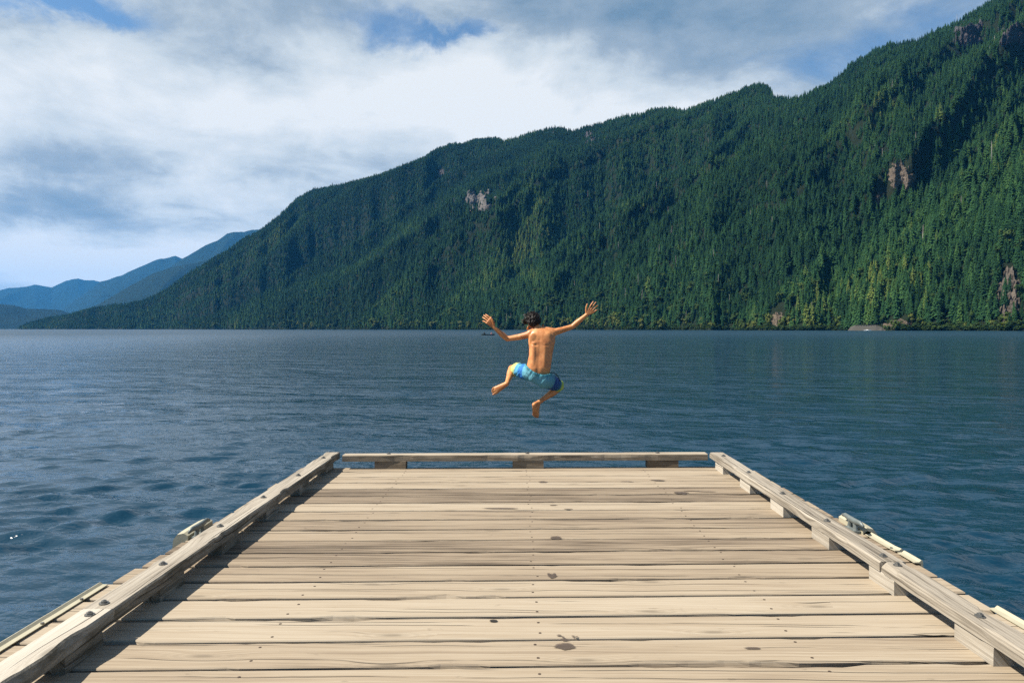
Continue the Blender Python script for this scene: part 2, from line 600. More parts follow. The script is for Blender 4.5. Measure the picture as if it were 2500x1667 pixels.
link('water', grid_mesh('water', np.stack([X, Y, Z], -1)[:, ::-1], closed_u=True, mats=m_water), kind='structure', label='wind rippled dark blue lake', cat='lake')

# ------------------------------------------------------------------ trees
def foliage_material(name, dark, mid, light, patch):
    m, t, bs = material(name)
    oi = t.node('ShaderNodeObjectInfo')
    at = t.node('ShaderNodeAttribute', attribute_type='INSTANCER', attribute_name='tone')
    at2 = t.node('ShaderNodeAttribute', attribute_type='OBJECT', attribute_name='tone')
    tone = t.math('ADD', at.outputs['Fac'], at2.outputs['Fac'])
    f = t.math('ADD', t.math('MULTIPLY', oi.outputs['Random'], 0.42), tone)
    co = t.node('ShaderNodeNewGeometry').outputs['Position']
    f = t.math('ADD', f, t.math('MULTIPLY', t.math('SUBTRACT', t.noise(co, 0.25, 3.0, 0.6), 0.5), 0.5))
    t.put(bs.inputs['Base Color'], t.ramp(f, [(0.05, dark), (0.45, mid), (0.8, light), (1.0, patch)]))
    bs.inputs['Roughness'].default_value = 0.85
    bs.inputs['Specular IOR Level'].default_value = 0.12
    return m


m_conifer = foliage_material('conifer_needles', (0.008, 0.029, 0.010), (0.018, 0.056, 0.017), (0.038, 0.084, 0.020), (0.088, 0.118, 0.025))
m_leaf = foliage_material('broadleaf_leaves', (0.020, 0.042, 0.011), (0.038, 0.066, 0.015), (0.065, 0.095, 0.02), (0.10, 0.115, 0.026))
m_bark = simple('bark', (0.07, 0.055, 0.042), 0.9, 0, 0.1, 0.4, 3.0)
m_snag = simple('bleached_wood', (0.26, 0.24, 0.215), 0.9, 0, 0.1, 0.3, 2.0)


def conifer(seed, h=1.0, width=0.145, whorls=13, per=8, ragged=0.3):
    """unit-height conifer: crown of drooping branch blades round a thin core"""
    r_ = random.Random(seed)
    cr = MB()
    base = 0.05 + 0.05 * r_.random()
    lean = (r_.uniform(-.012, .012), r_.uniform(-.012, .012))
    core = []
    for i in range(5):
        z = base + 0.04 + (0.90 - base) * i / 4
        rad = max(0.004, width * 0.50 * (1 - (z - base) / (1 - base)) ** 0.85)
        core.append([Vector((math.cos(6.283 * k / 6) * rad, math.sin(6.283 * k / 6) * rad, z)) for k in range(6)])
    cr.rings(core)
    for i in range(whorls):
        f = i / (whorls - 1)
        z = base + (0.985 - base) * (f ** 0.92)
        prof = (1 - f) ** 0.80 * (0.75 + 0.25 * min(1, f * 6)) + 0.03
        for k in range(per if f < .8 else per - 3):
            a = 6.283 * (k + 0.5 * (i % 2)) / per + r_.uniform(-.35, .35)
            rad = width * prof * (1 - ragged * r_.random() + 0.1)
            if r_.random() < 0.07:
                rad *= 1.3
            dz = -0.055 * prof - 0.05 * prof * r_.random()
            wv_ = rad * (0.42 + 0.2 * r_.random())
            c_, s_ = math.cos(a), math.sin(a)
            zz_ = z + r_.uniform(-.012, .012)
            p0 = Vector((0, 0, zz_ + 0.018))
            p1 = Vector((c_ * rad * .6 - s_ * wv_ * .55, s_ * rad * .6 + c_ * wv_ * .55, zz_ + dz * .45))
            p2 = Vector((c_ * rad, s_ * rad, zz_ + dz + 0.012))
            p3 = Vector((c_ * rad * .6 + s_ * wv_ * .55, s_ * rad * .6 - c_ * wv_ * .55, zz_ + dz * .45))
            p4 = Vector((c_ * rad * .62, s_ * rad * .62, zz_ + dz * .2 + 0.02))
            cr.add([p0, p1, p2, p3, p4], [(0, 1, 4), (1, 2, 4), (2, 3, 4), (3, 0, 4)])
    cr.v = [(x + lean[0] * z * 3, y + lean[1] * z * 3, z) for x, y, z in cr.v]
    tr = MB().tube([(0, 0, -0.06), (0, 0, 0.3), (lean[0] * 2.4, lean[1] * 2.4, 0.93)], [0.016, 0.012, 0.003], 6)
    return cr, tr


def broadleaf(seed, spread=0.34):
    r_ = random.Random(seed)
    cr = MB()
    lobes = []
    for i in range(11):
        a, q = r_.uniform(0, 6.283), r_.random() ** .6
        z = 0.24 + 0.62 * r_.random()
        env = math.sin(math.pi * min(1, max(0.05, (z - 0.1) / 0.92))) ** .7
        lobes.append((Vector((math.cos(a) * q * spread * .75 * env, math.sin(a) * q * spread * .75 * env, z)), 0.10 + 0.09 * r_.random()))
    for c, rad in lobes:
        cr.ell(c, (rad * .62, rad * .62, rad * .55), None, 6)
        for k in range(46):
            u_ = Vector((r_.gauss(0, 1), r_.gauss(0, 1), r_.gauss(0, 1))).normalized()
            p = c + u_ * rad * (0.62 + 0.5 * r_.random())
            n_ = (u_ + Vector((r_.gauss(0, .5), r_.gauss(0, .5), r_.gauss(0, .5)))).normalized()
            a_ = n_.orthogonal().normalized() * (0.026 + 0.022 * r_.random())
            b_ = n_.cross(a_).normalized() * (0.020 + 0.018 * r_.random())
            cr.add([p - a_, p + b_, p + a_, p - b_], [(0, 1, 2), (0, 2, 3)])
    tr = MB().tube([(0, 0, -.06), (0.01, 0, .2), (0.02, .01, .5)], [0.026, 0.020, 0.010], 6)
    for c, rad in lobes[:6]:
        tr.tube([(0.01, 0, .2 + .1 * r_.random()), c], [0.011, 0.004], 4)
    return cr, tr


def snag(seed):
    r_ = random.Random(seed)
    tr = MB().tube([(0, 0, -.06), (0, 0, .5), (0.01, 0.01, 1.0)], [0.014, 0.009, 0.002], 6)
    for i in range(26):
        z = 0.3 + 0.66 * r_.random()
        a = r_.uniform(0, 6.283)
        L_ = 0.08 * (1.1 - z) + 0.015
        tr.tube([(0, 0, z), (math.cos(a) * L_, math.sin(a) * L_, z - .01)], [0.003, 0.001], 3)
    return tr


CON = []
for i, (wd, wh, pe, rg_) in enumerate([(.14, 20, 9, .40), (.17, 19, 10, .45), (.12, 21, 8, .5), (.155, 18, 9, .55), (.19, 18, 10, .45), (.13, 19, 8, .65)]):
    CON.append(conifer(40 + i, 1.0, wd, wh, pe, rg_))
BRD = [broadleaf(90 + i, sp) for i, sp in enumerate((.34, .28, .40))]
con_me = [(c.mesh('conifer_crown', m_conifer), tr.mesh('conifer_trunk', m_bark, True)) for c, tr in CON]
brd_me = [(c.mesh('broadleaf_crown', m_leaf), tr.mesh('broadleaf_trunk', m_bark, True)) for c, tr in BRD]
snag_me = snag(5).mesh('snag', m_snag, True)

# places where bare rock or ground shows: (u0, u1, v0, v1) in the picture, turned into patches of the slope
OUT = [
    ('pale grey tilted rock face in the middle of the forested slope', 1122, 1212, 462, 520, 'pale', 9, 0),
    ('pinkish grey scree patch low on the left part of the slope', 732, 768, 704, 727, 'pink', 4, 1),
    ('rust brown rock slide high on the right part of the slope', 2166, 2236, 402, 466, 'rust', 4, 2),
    ('narrow brown gully scar below the rust brown rock slide', 2136, 2160, 470, 502, 'rust', 5, 3),
    ('purplish grey crag near the top of the mountain', 2322, 2414, 46, 120, 'crag', 9, 4),
    ('grey crag in the top right corner of the mountain', 2436, 2508, 60, 118, 'crag', 8, 5),
    ('dark brown cliff above the water at the right edge', 2424, 2506, 655, 790, 'cliff', 5, 6),
    ('sandy cut bank on the shore right of the grey wall', 2156, 2226, 783, 806, 'sand', 3, 7),
    ('small tan rocks at the water left of the grey wall', 1874, 1920, 764, 803, 'sand', 4, 8),
    ('small weathered rock spot high left of the pale rock face', 1066, 1088, 414, 434, 'pink', 4, 9),
    ('faint violet rock streak under the ridge right of the pale rock face', 1424, 1456, 316, 356, 'crag', 5, 10),
]


def slope_point(u, v):
    """range at which the sight line through (u, v) meets the slope"""
    a, te = azel(u, v)
    L_, Rr, H = [float(q) for q in ridge_of(np.array([a]))]
    rs = np.linspace(L_, Rr, 240)
    z = terrain_z(np.full(240, a), rs)
    el = np.maximum.accumulate((z - CAM.z) / rs)
    return a, float(np.interp(te, el, rs))


ROCKC = {'pale': ((0.045, 0.041, 0.037), (0.155, 0.14, 0.125)), 'pink': ((0.04, 0.036, 0.032), (0.10, 0.082, 0.074)), 'rust': ((0.050, 0.040, 0.030), (0.155, 0.120, 0.088)),
         'crag': ((0.022, 0.020, 0.022), (0.07, 0.062, 0.066)), 'cliff': ((0.022, 0.018, 0.014), (0.12, 0.10, 0.08)), 'sand': ((0.045, 0.036, 0.025), (0.14, 0.108, 0.075))}
rock_m = {}
for k, (a_, b_) in ROCKC.items():
    m, t, bs = material('rock_' + k)
    co = t.node('ShaderNodeNewGeometry').outputs['Position']
    n1 = t.noise(co, 0.09, 8.0, 0.7, 0.4)
    strat = t.noise(t.vmath('MULTIPLY', co, (0.03, 0.03, 0.35)), 1.0, 6.0, 0.65, 0.8)
    f = t.math('ADD', t.math('MULTIPLY', n1, 0.5), t.math('MULTIPLY', strat, 0.5))
    t.put(bs.inputs['Base Color'], t.ramp(f, [(0.34, a_), (0.62, b_)]))
    bs.inputs['Roughness'].default_value = 0.9
    bs.inputs['Specular IOR Level'].default_value = 0.15
    t.put(bs.inputs['Normal'], t.bump(f, 1.0, 3.0))
    rock_m[k] = m
bare = []
for lab, u0, u1, v0, v1, kind, lift, sd_ in OUT:
    nU, nV = 30, 26
    P = np.zeros((nV, nU, 3))
    uc, vc = (u0 + u1) / 2, (v0 + v1) / 2
    for j in range(nV):
        for i in range(nU):
            u = u0 + (u1 - u0) * i / (nU - 1)
            v = v1 + (v0 - v1) * j / (nV - 1)
            a, r_ = slope_point(u, v)
            q = math.hypot((u - uc) / (u1 - u0) * 2, (v - vc) / (v1 - v0) * 2)
            nz = float(fbm(i * .22 + sd_ * 9, j * .22, 60 + sd_, 3))
            edge = 0.55 + 1.0 * (nz - 0.5) - q * 0.72
            up = min(1.0, max(-1.0, edge * 5)) * lift
            blk = (float(vnoise(i * .55 + j * .3, j * .55 - i * .2, 77 + sd_)) - .4) * lift * 1.3
            z = float(terrain_z(np.array([a]), np.array([r_]))[0])
            rq = r_ - (up + blk) * 0.55
            P[j, i] = (rq * math.sin(a), rq * math.cos(a), z + (up + blk) * 0.8)
            if edge > 0.10:
                bare.append((a, r_))
    link('rock_outcrop', grid_mesh('rock_outcrop', P, mats=rock_m[kind], smooth=False), label=lab, cat='rock')
bare = np.array(bare)

# scatter
N = 140000
U0, U1 = azel(46, HZ)[0], azel(2760, HZ)[0]
azs = U0 + (U1 - U0) * rng.random(N * 3)
L_, Rr, H_ = ridge_of(azs)
wgt = (Rr ** 2 * 1.06 - L_ ** 2)
keep = rng.random(len(azs)) < wgt / wgt.max()
azs, L_, Rr, H_ = azs[keep], L_[keep], Rr[keep], H_[keep]
rs = np.sqrt((L_ + 2) ** 2 + rng.random(len(azs)) * ((Rr * 1.02) ** 2 - (L_ + 2) ** 2))
s_t = (rs - L_) / (Rr - L_)
# grass gaps and rock patches
gx, gy = rs * np.sin(azs), rs * np.cos(azs)
ok = np.ones(len(azs), bool)
bx, by = bare[:, 1] * np.sin(bare[:, 0]), bare[:, 1] * np.cos(bare[:, 0])
for i0 in range(0, len(bx), 40):
    seg = slice(i0, i0 + 40)
    m_ = np.zeros(len(azs), bool)
    near_ = (np.abs(gx - bx[seg].mean()) < 400) & (np.abs(gy - by[seg].mean()) < 700)
    ids = np.where(near_)[0]
    if len(ids):
        dd = np.min(np.hypot(gx[ids, None] - bx[None, seg], gy[ids, None] - by[None, seg]), 1)
        ok[ids[(dd < 5) & (rng.random(len(ids)) < 0.72)]] = False
azs, rs, s_t, gx, gy, L_, H_ = [q[ok] for q in (azs, rs, s_t, gx, gy, L_, H_)]
if len(azs) > N:
    pick = rng.permutation(len(azs))[:N]
    azs, rs, s_t, gx, gy, L_, H_ = [q[pick] for q in (azs, rs, s_t, gx, gy, L_, H_)]
gz = terrain_z(azs, rs)
ht = (13 + 14 * rng.random(len(azs)) ** 1.3) * (1.12 - 0.38 * np.clip(s_t, 0, 1)) * (0.8 + 0.45 * fbm(gx / 160, gy / 160, 8, 3))
ht = ht * np.where(rng.random(len(azs)) < 0.05, 1.28, 1.0) * (0.86 + 0.28 * rng.random(len(azs)))
ht = np.where(azs < azel(260, HZ)[0], ht * 0.75, ht)
stand = fbm(gx / 230, gy / 230, 21, 4)
stand2 = fbm(gx / 70, gy / 70, 22, 3)
scn_ = np.clip(s_t, 0, 1)
band = fbm((azs * 7.2 + 3.6 * (1 - scn_)) * 2.2, scn_ * 1.3, 23, 4)
tone = (stand - 0.5) * 0.75 + (stand2 - 0.5) * 0.45 + (band - 0.5) * 0.55 + 0.16 + 0.12 * rng.standard_normal(len(azs))


def near_uv(u, v, su, sv):
    pu, pv = project(np.stack([gx, gy, gz + 10], -1))
    return np.exp(-((pu - u) / su) ** 2 - ((pv - v) / sv) ** 2)


for (u, v, su, sv, am) in ((1300, 682, 42, 20, .42), (972, 552, 40, 22, .30), (1050, 590, 20, 18, .2), (1250, 620, 60, 40, .12), (900, 420, 90, 40, -.06), (2300, 600, 330, 220, .05),
                           (1960, 780, 120, 40, .18), (900, 780, 300, 60, -.05), (1150, 640, 60, 70, .1), (2150, 620, 130, 80, .08)):
    tone = tone + am * near_uv(u, v, su, sv)
pu, pv = project(np.stack([gx, gy, gz], -1))
# ---- individual trees: the ones that show largest
app = ht / rs
vis = (pu > 5) & (pu < 2495) & (rs < L_ + 95) & (gz < 90)
cand = np.where(vis)[0]
cand = cand[np.argsort(-app[cand])][:300]
is_big = np.zeros(len(azs), bool)
is_big[cand] = True


def zone(u):
    for lim, txt in ((480, 'at the far left'), (800, 'left of the end railing'), (1150, 'left of the boy'), (1290, 'behind the boy'), (1460, 'by the raised right hand'), (1640, 'right of the boy'),
                     (1860, 'left of the tan shore rocks'), (2060, 'left of the grey wall'), (2160, 'above the grey wall'), (2230, 'above the sandy bank'), (2380, 'right of the sandy bank')):
        if u < lim:
            return txt
    return 'by the dark cliff'


def shade(q, words):
    return words[0] if q < 0.12 else (words[1] if q < 0.36 else words[2])


WF = 0.95 + 0.55 * rng.random(len(azs))


def plant(name, pair, x, y, z, h, wf, label, cat, group, tone_):
    e = empty(name, (x, y, z), label, cat, group)
    e.rotation_euler = (0, 0, random.uniform(0, 6.28))
    e.scale = (h * wf, h * wf, h)
    c = link('crown', pair[0], e)
    c['tone'] = tone_
    link('trunk', pair[1], e)
    return e


for i in cand:
    zn = zone(pu[i])
    plant('conifer_tree', con_me[int(rng.integers(len(con_me)))], gx[i], gy[i], gz[i] - 0.4, ht[i], WF[i],
          ('tall ' if ht[i] > 29 else 'short ' if ht[i] < 22 else 'middling ') + ('narrow ' if WF[i] < 1.12 else 'broad ' if WF[i] > 1.34 else '') + shade(float(tone[i]), ('blackish', 'dark green', 'yellowish green')) + ' conifer on the far shore ' + zn, 'conifer', 'shore conifers ' + zn, float(tone[i]))
# ---- pale broadleaf trees along the water
nb = 0
bspots = []
for (u0, u1, num, h0, h1) in ((60, 260, 16, 14, 22), (480, 700, 16, 14, 26), (700, 1130, 46, 12, 30), (1130, 1420, 22, 12, 26), (1420, 1620, 26, 12, 28), (1620, 1860, 16, 9, 18), (1830, 2060, 30, 9, 20), (2060, 2160, 8, 7, 12), (2150, 2480, 40, 5, 14)):
    for k in range(num):
        u = random.uniform(u0, u1)
        clump = float(vnoise(u / 35.0, 0.5, 303))
        if random.random() > 0.25 + 1.1 * clump:
            continue
        a = azel(u, HZ)[0]
        if any(abs(a - q[0]) < 0.0022 for q in bspots[-60:]) and random.random() < .5:
            continue
        bspots.append((a, u, random.uniform(h0, h1) * (0.7 + 0.5 * clump)))
for a, u, h in bspots:
    if 2062 < u < 2164 and h > 9:
        continue
    Ls = float(shore_range(np.array([a]))[0])
    r_ = Ls + random.uniform(0.5, 9)
    z = float(terrain_z(np.array([a]), np.array([r_]))[0])
    zn = zone(u)
    tn, wd_ = random.uniform(0, .6) - (0.12 if u > 2050 else 0), random.uniform(.85, 1.3)
    plant('broadleaf_tree', random.choice(brd_me), r_ * math.sin(a), r_ * math.cos(a), z - .4, h, wd_,
          ('tall ' if h > 21 else 'small ' if h < 13 else '') + ('narrow ' if wd_ < 1.0 else 'wide ' if wd_ > 1.15 else 'round ') + shade(tn, ('dull green', 'fresh green', 'pale yellow green')) + ' leafy tree at the water ' + zn, 'tree', 'waterside leafy trees ' + zn, tn)

# ---- the rest of the forest: one mass of instanced trees
rest = ~is_big
nS = 2600
sa_ = U0 + (U1 - U0) * rng.random(nS)
sr_ = shore_range(sa_) + 0.3 + 5.0 * rng.random(nS) ** 2
keepS = ~((sa_ > azel(2064, HZ)[0]) & (sa_ < azel(2164, HZ)[0]))
sa_, sr_ = sa_[keepS], sr_[keepS]
nS = len(sa_)
pts = np.concatenate([np.stack([gx[rest], gy[rest], gz[rest] - 0.5], -1), np.stack([sr_ * np.sin(sa_), sr_ * np.cos(sa_), terrain_z(sa_, sr_) - 0.5], -1)])
me = bpy.data.meshes.new('forest')
me.vertices.add(len(pts))
me.vertices.foreach_set('co', np.ascontiguousarray(pts.reshape(-1), np.float32))
nR = len(pts) - nS


def attr(me, name, typ, arr, key='value'):
    a = me.attributes.new(name, typ, 'POINT')
    a.data.foreach_set(key, np.ascontiguousarray(arr.reshape(-1)))


pick = rng.integers(0, len(con_me), nR).astype(np.int32)
rl = rng.random(nR)
low = rs[rest] < L_[rest] + 110
pick[(rl < 0.07) & low] = len(con_me) + 0
pick[(rl > 0.94) & low] = len(con_me) + 1
pick[(rl > 0.5) & (rl < 0.506)] = len(con_me) + 2
hh = ht[rest].copy()
isb = (pick == len(con_me)) | (pick == len(con_me) + 1)
hh[isb] *= 0.75
wf = 1.05 + 0.55 * rng.random(nR)
pick = np.concatenate([pick, (len(con_me) + rng.integers(0, 2, nS)).astype(np.int32)])
hh = np.concatenate([hh, 2.5 + 5.5 * rng.random(nS) ** 2])
wf = np.concatenate([wf, 1.2 + .8 * rng.random(nS)])
tone_all = np.concatenate([tone[rest], -0.15 + 0.35 * rng.random(nS)])
nR = len(pts)
attr(me, 'pick', 'INT', pick)
attr(me, 'tone', 'FLOAT', tone_all.astype(np.float32))
attr(me, 'rotz', 'FLOAT', (rng.random(nR) * 6.283).astype(np.float32))
attr(me, 'size', 'FLOAT_VECTOR', np.stack([hh * wf, hh * wf, hh], -1).astype(np.float32), 'vector')
forest = link('forest', me, kind='stuff', label='dense dark green conifer forest covering the mountainside', cat='forest')

hid = bpy.data.collections.new('forest_sources')      # never linked to the scene: only feeds the node tree
srcs = []
for c, tr in con_me:
    srcs.append(c)
srcs += [brd_me[0][0], brd_me[2][0], snag_me]
ng = bpy.data.node_groups.new('forest_scatter', 'GeometryNodeTree')
ng.interface.new_socket('Geometry', in_out='INPUT', socket_type='NodeSocketGeometry')
ng.interface.new_socket('Geometry', in_out='OUTPUT', socket_type='NodeSocketGeometry')
gi, go = ng.nodes.new('NodeGroupInput'), ng.nodes.new('NodeGroupOutput')
join = ng.nodes.new('GeometryNodeJoinGeometry')
for k, m_ in reversed(list(enumerate(srcs))):
    so = bpy.data.objects.new('forest_source', m_)
    hid.objects.link(so)
    oi = ng.nodes.new('GeometryNodeObjectInfo')
    oi.inputs['Object'].default_value = so
    g2i = ng.nodes.new('GeometryNodeGeometryToInstance')
    ng.links.new(oi.outputs['Geometry'], g2i.inputs[0])
    ng.links.new(g2i.outputs[0], join.inputs[0])


def named(nm, dt):
    n_ = ng.nodes.new('GeometryNodeInputNamedAttribute')
    n_.data_type = dt
    n_.inputs['Name'].default_value = nm
    return n_.outputs['Attribute']


iop = ng.nodes.new('GeometryNodeInstanceOnPoints')
ng.links.new(gi.outputs[0], iop.inputs['Points'])
ng.links.new(join.outputs[0], iop.inputs['Instance'])
iop.inputs['Pick Instance'].default_value = True
ng.links.new(named('pick', 'INT'), iop.inputs['Instance Index'])
cx_ = ng.nodes.new('ShaderNodeCombineXYZ')
ng.links.new(named('rotz', 'FLOAT'), cx_.inputs[2])
e2r = ng.nodes.new('FunctionNodeEulerToRotation')
ng.links.new(cx_.outputs[0], e2r.inputs[0])
ng.links.new(e2r.outputs[0], iop.inputs['Rotation'])
ng.links.new(named('size', 'FLOAT_VECTOR'), iop.inputs['Scale'])
ng.links.new(iop.outputs[0], go.inputs[0])
md = forest.modifiers.new('scatter', 'NODES')
md.node_group = ng

# ------------------------------------------------------------------ right bank: grey wall and white boat
m_conc = simple('weathered_concrete', (0.060, 0.056, 0.047), 0.9, 0, 0.2, 0.25, 0.5)
m_white = simple('white_paint', (0.75, 0.74, 0.70), 0.5, 0, 0.4, 0.06, 1.0)
a0, a1 = azel(2070, HZ)[0], azel(2162, HZ)[0]
Lw = float(np.min(shore_range(np.linspace(a0, a1, 12)))) - 4
p0, p1 = Vector((Lw * math.sin(a0), Lw * math.cos(a0), 0)), Vector((Lw * math.sin(a1), Lw * math.cos(a1), 0))
dr = (p1 - p0).normalized()
bk = Vector((-dr.y, dr.x, 0))
if bk.y < 0:
    bk = -bk
wl = MB()
ln = (p1 - p0).length
rsx = []
for (f, top) in ((0.0, .6), (0.07, 4.4), (0.2, 6.4), (0.5, 6.0), (0.75, 6.6), (0.9, 4.2), (1.0, 1.2)):
    q = p0 + dr * ln * f
    rsx.append([q + Vector((0, 0, -1)), q + bk * 5 + Vector((0, 0, top)), q + bk * 14 + Vector((0, 0, top + .2)), q + bk * 14 + Vector((0, 0, -1))])
wl.rings(rsx)
wall = link('retaining_wall', wl.mesh('retaining_wall', m_conc), label='long sloping grey concrete wall on the far right shore', cat='wall')
cp = MB()
for f in np.linspace(.22, .76, 9):
    q = p0 + dr * ln * float(f) + bk * 4.9 + Vector((0, 0, 6.15))
    cp.box(q, (1.0, 1.0, 1.0), Matrix.Rotation(math.atan2(dr.y, dr.x), 3, 'Z'))
link('coping', cp.mesh('coping', m_conc), wall)
ab = azel(2118, HZ)[0]
rb = Lw - 6
bt = empty('boat', (rb * math.sin(ab), rb * math.cos(ab), 0), 'low white boat at the foot of the grey wall on the far right shore', 'boat')
bt.rotation_euler = (0, 0, math.atan2(dr.y, dr.x))
bt.scale = (.9, .9, .72)
hb = MB()
hr = []
for f, wd, ht_ in ((-4.4, 1.0, 1.05), (-3.0, 1.25, 1.0), (0, 1.35, 1.05), (2.6, 1.05, 1.2), (4.4, .1, 1.5)):
    hr.append([Vector((f, -wd, ht_)), Vector((f, -wd * .7, -.3)), Vector((f, wd * .7, -.3)), Vector((f, wd, ht_))])
hb.rings(hr)
link('hull', hb.mesh('hull', m_white), bt)
link('cabin', MB().box((-.6, 0, 1.35), (3.0, 1.7, .8)).mesh('cabin', m_white), bt)

# ------------------------------------------------------------------ canoe with two paddlers
m_canoe = simple('dark_green_hull', (0.016, 0.028, 0.026), 0.5, 0, 0.4)
m_black = simple('black_cloth', (0.012, 0.012, 0.014), 0.8, 0, 0.2)
m_pale = simple('pink_cloth', (0.40, 0.20, 0.19), 0.8, 0, 0.2)
m_skin2 = simple('paddler_skin', (0.45, 0.26, 0.17), 0.6, 0, 0.3)
m_hair2 = simple('paddler_hair', (0.02, 0.014, 0.01), 0.7, 0, 0.3)
dcan = ray(1191.5, 818.3)
tc = (0 - CAM.z) / dcan.z
pc = CAM + dcan * tc
cn = empty('canoe', pc, 'slim dark canoe out on the lake beyond the boy', 'canoe')
cn.rotation_euler = (0, 0, R(8))
hb = MB()
hr = []
for f, wd, zt in ((-2.1, .03, .52), (-1.8, .2, .42), (-1.2, .36, .35), (0, .44, .31), (1.2, .36, .35), (1.8, .2, .42), (2.1, .03, .54)):
    hr.append([Vector((f, -wd, zt)), Vector((f, -wd * .95, .08)), Vector((f, -wd * .4, -.12)), Vector((f, wd * .4, -.12)), Vector((f, wd * .95, .08)), Vector((f, wd, zt)),
               Vector((f, wd * .85, zt - .01)), Vector((f, wd * .3, .0)), Vector((f, -wd * .3, .0)), Vector((f, -wd * .85, zt - .01))])
hb.rings(hr)
link('hull', hb.mesh('hull', m_canoe), cn)
for sx in (-1.25, 1.0):
    link('thwart', MB().box((sx, 0, .27), (.2, .62, .03)).mesh('thwart', m_canoe), cn)
Mc = Matrix.Translation(pc) @ Matrix.Rotation(R(8), 4, 'Z')
for sx, mt, lb in ((-1.25, m_black, 'person in dark clothing seated at the left end of the canoe'), (1.0, m_pale, 'person in pale pink top seated at the right end of the canoe')):
    pe = empty('person', Mc @ Vector((sx, 0, .285)), lb, 'person')
    pe.rotation_euler = (0, 0, R(8))
    b = MB()
    b.capsule((0, 0, .1), (0.05, 0, .42), .15, .17, 10)
    b.capsule((0, .17, .42), (.22, .22, .2), .055, .045, 8).capsule((0, -.17, .42), (.25, -.16, .24), .055, .045, 8)
    b.capsule((0, .1, .08), (.42, .12, .1), .085, .07, 8).capsule((0, -.1, .08), (.42, -.12, .1), .085, .07, 8)
    link('body', b.mesh('body', mt, True), pe)
    hd_ = link('head', MB().capsule((.04, 0, .5), (.05, 0, .56), .05, .05, 8).ell((.06, 0, .68), (.10, .085, .125), None, 10).mesh('head', m_skin2, True), pe)
    link('hair', MB().ell((.04, 0, .715), (.107, .095, .105), None, 10).mesh('hair', m_hair2, True), hd_)
pd = empty('paddle', Mc @ Vector((1.35, -.2, .55)), 'paddle held by the person in the pale pink top in the canoe', 'paddle')
pd.rotation_euler = (R(12), R(-30), R(8))
m_pad = simple('paddle_wood', (0.25, 0.16, 0.08), 0.5)
link('shaft', MB().tube([(0, 0, -.5), (0, 0, .55)], .016, 6).mesh('shaft', m_pad), pd)
link('blade', MB().box((0, 0, -.72), (.16, .02, .45)).mesh('blade', m_pad), pd)

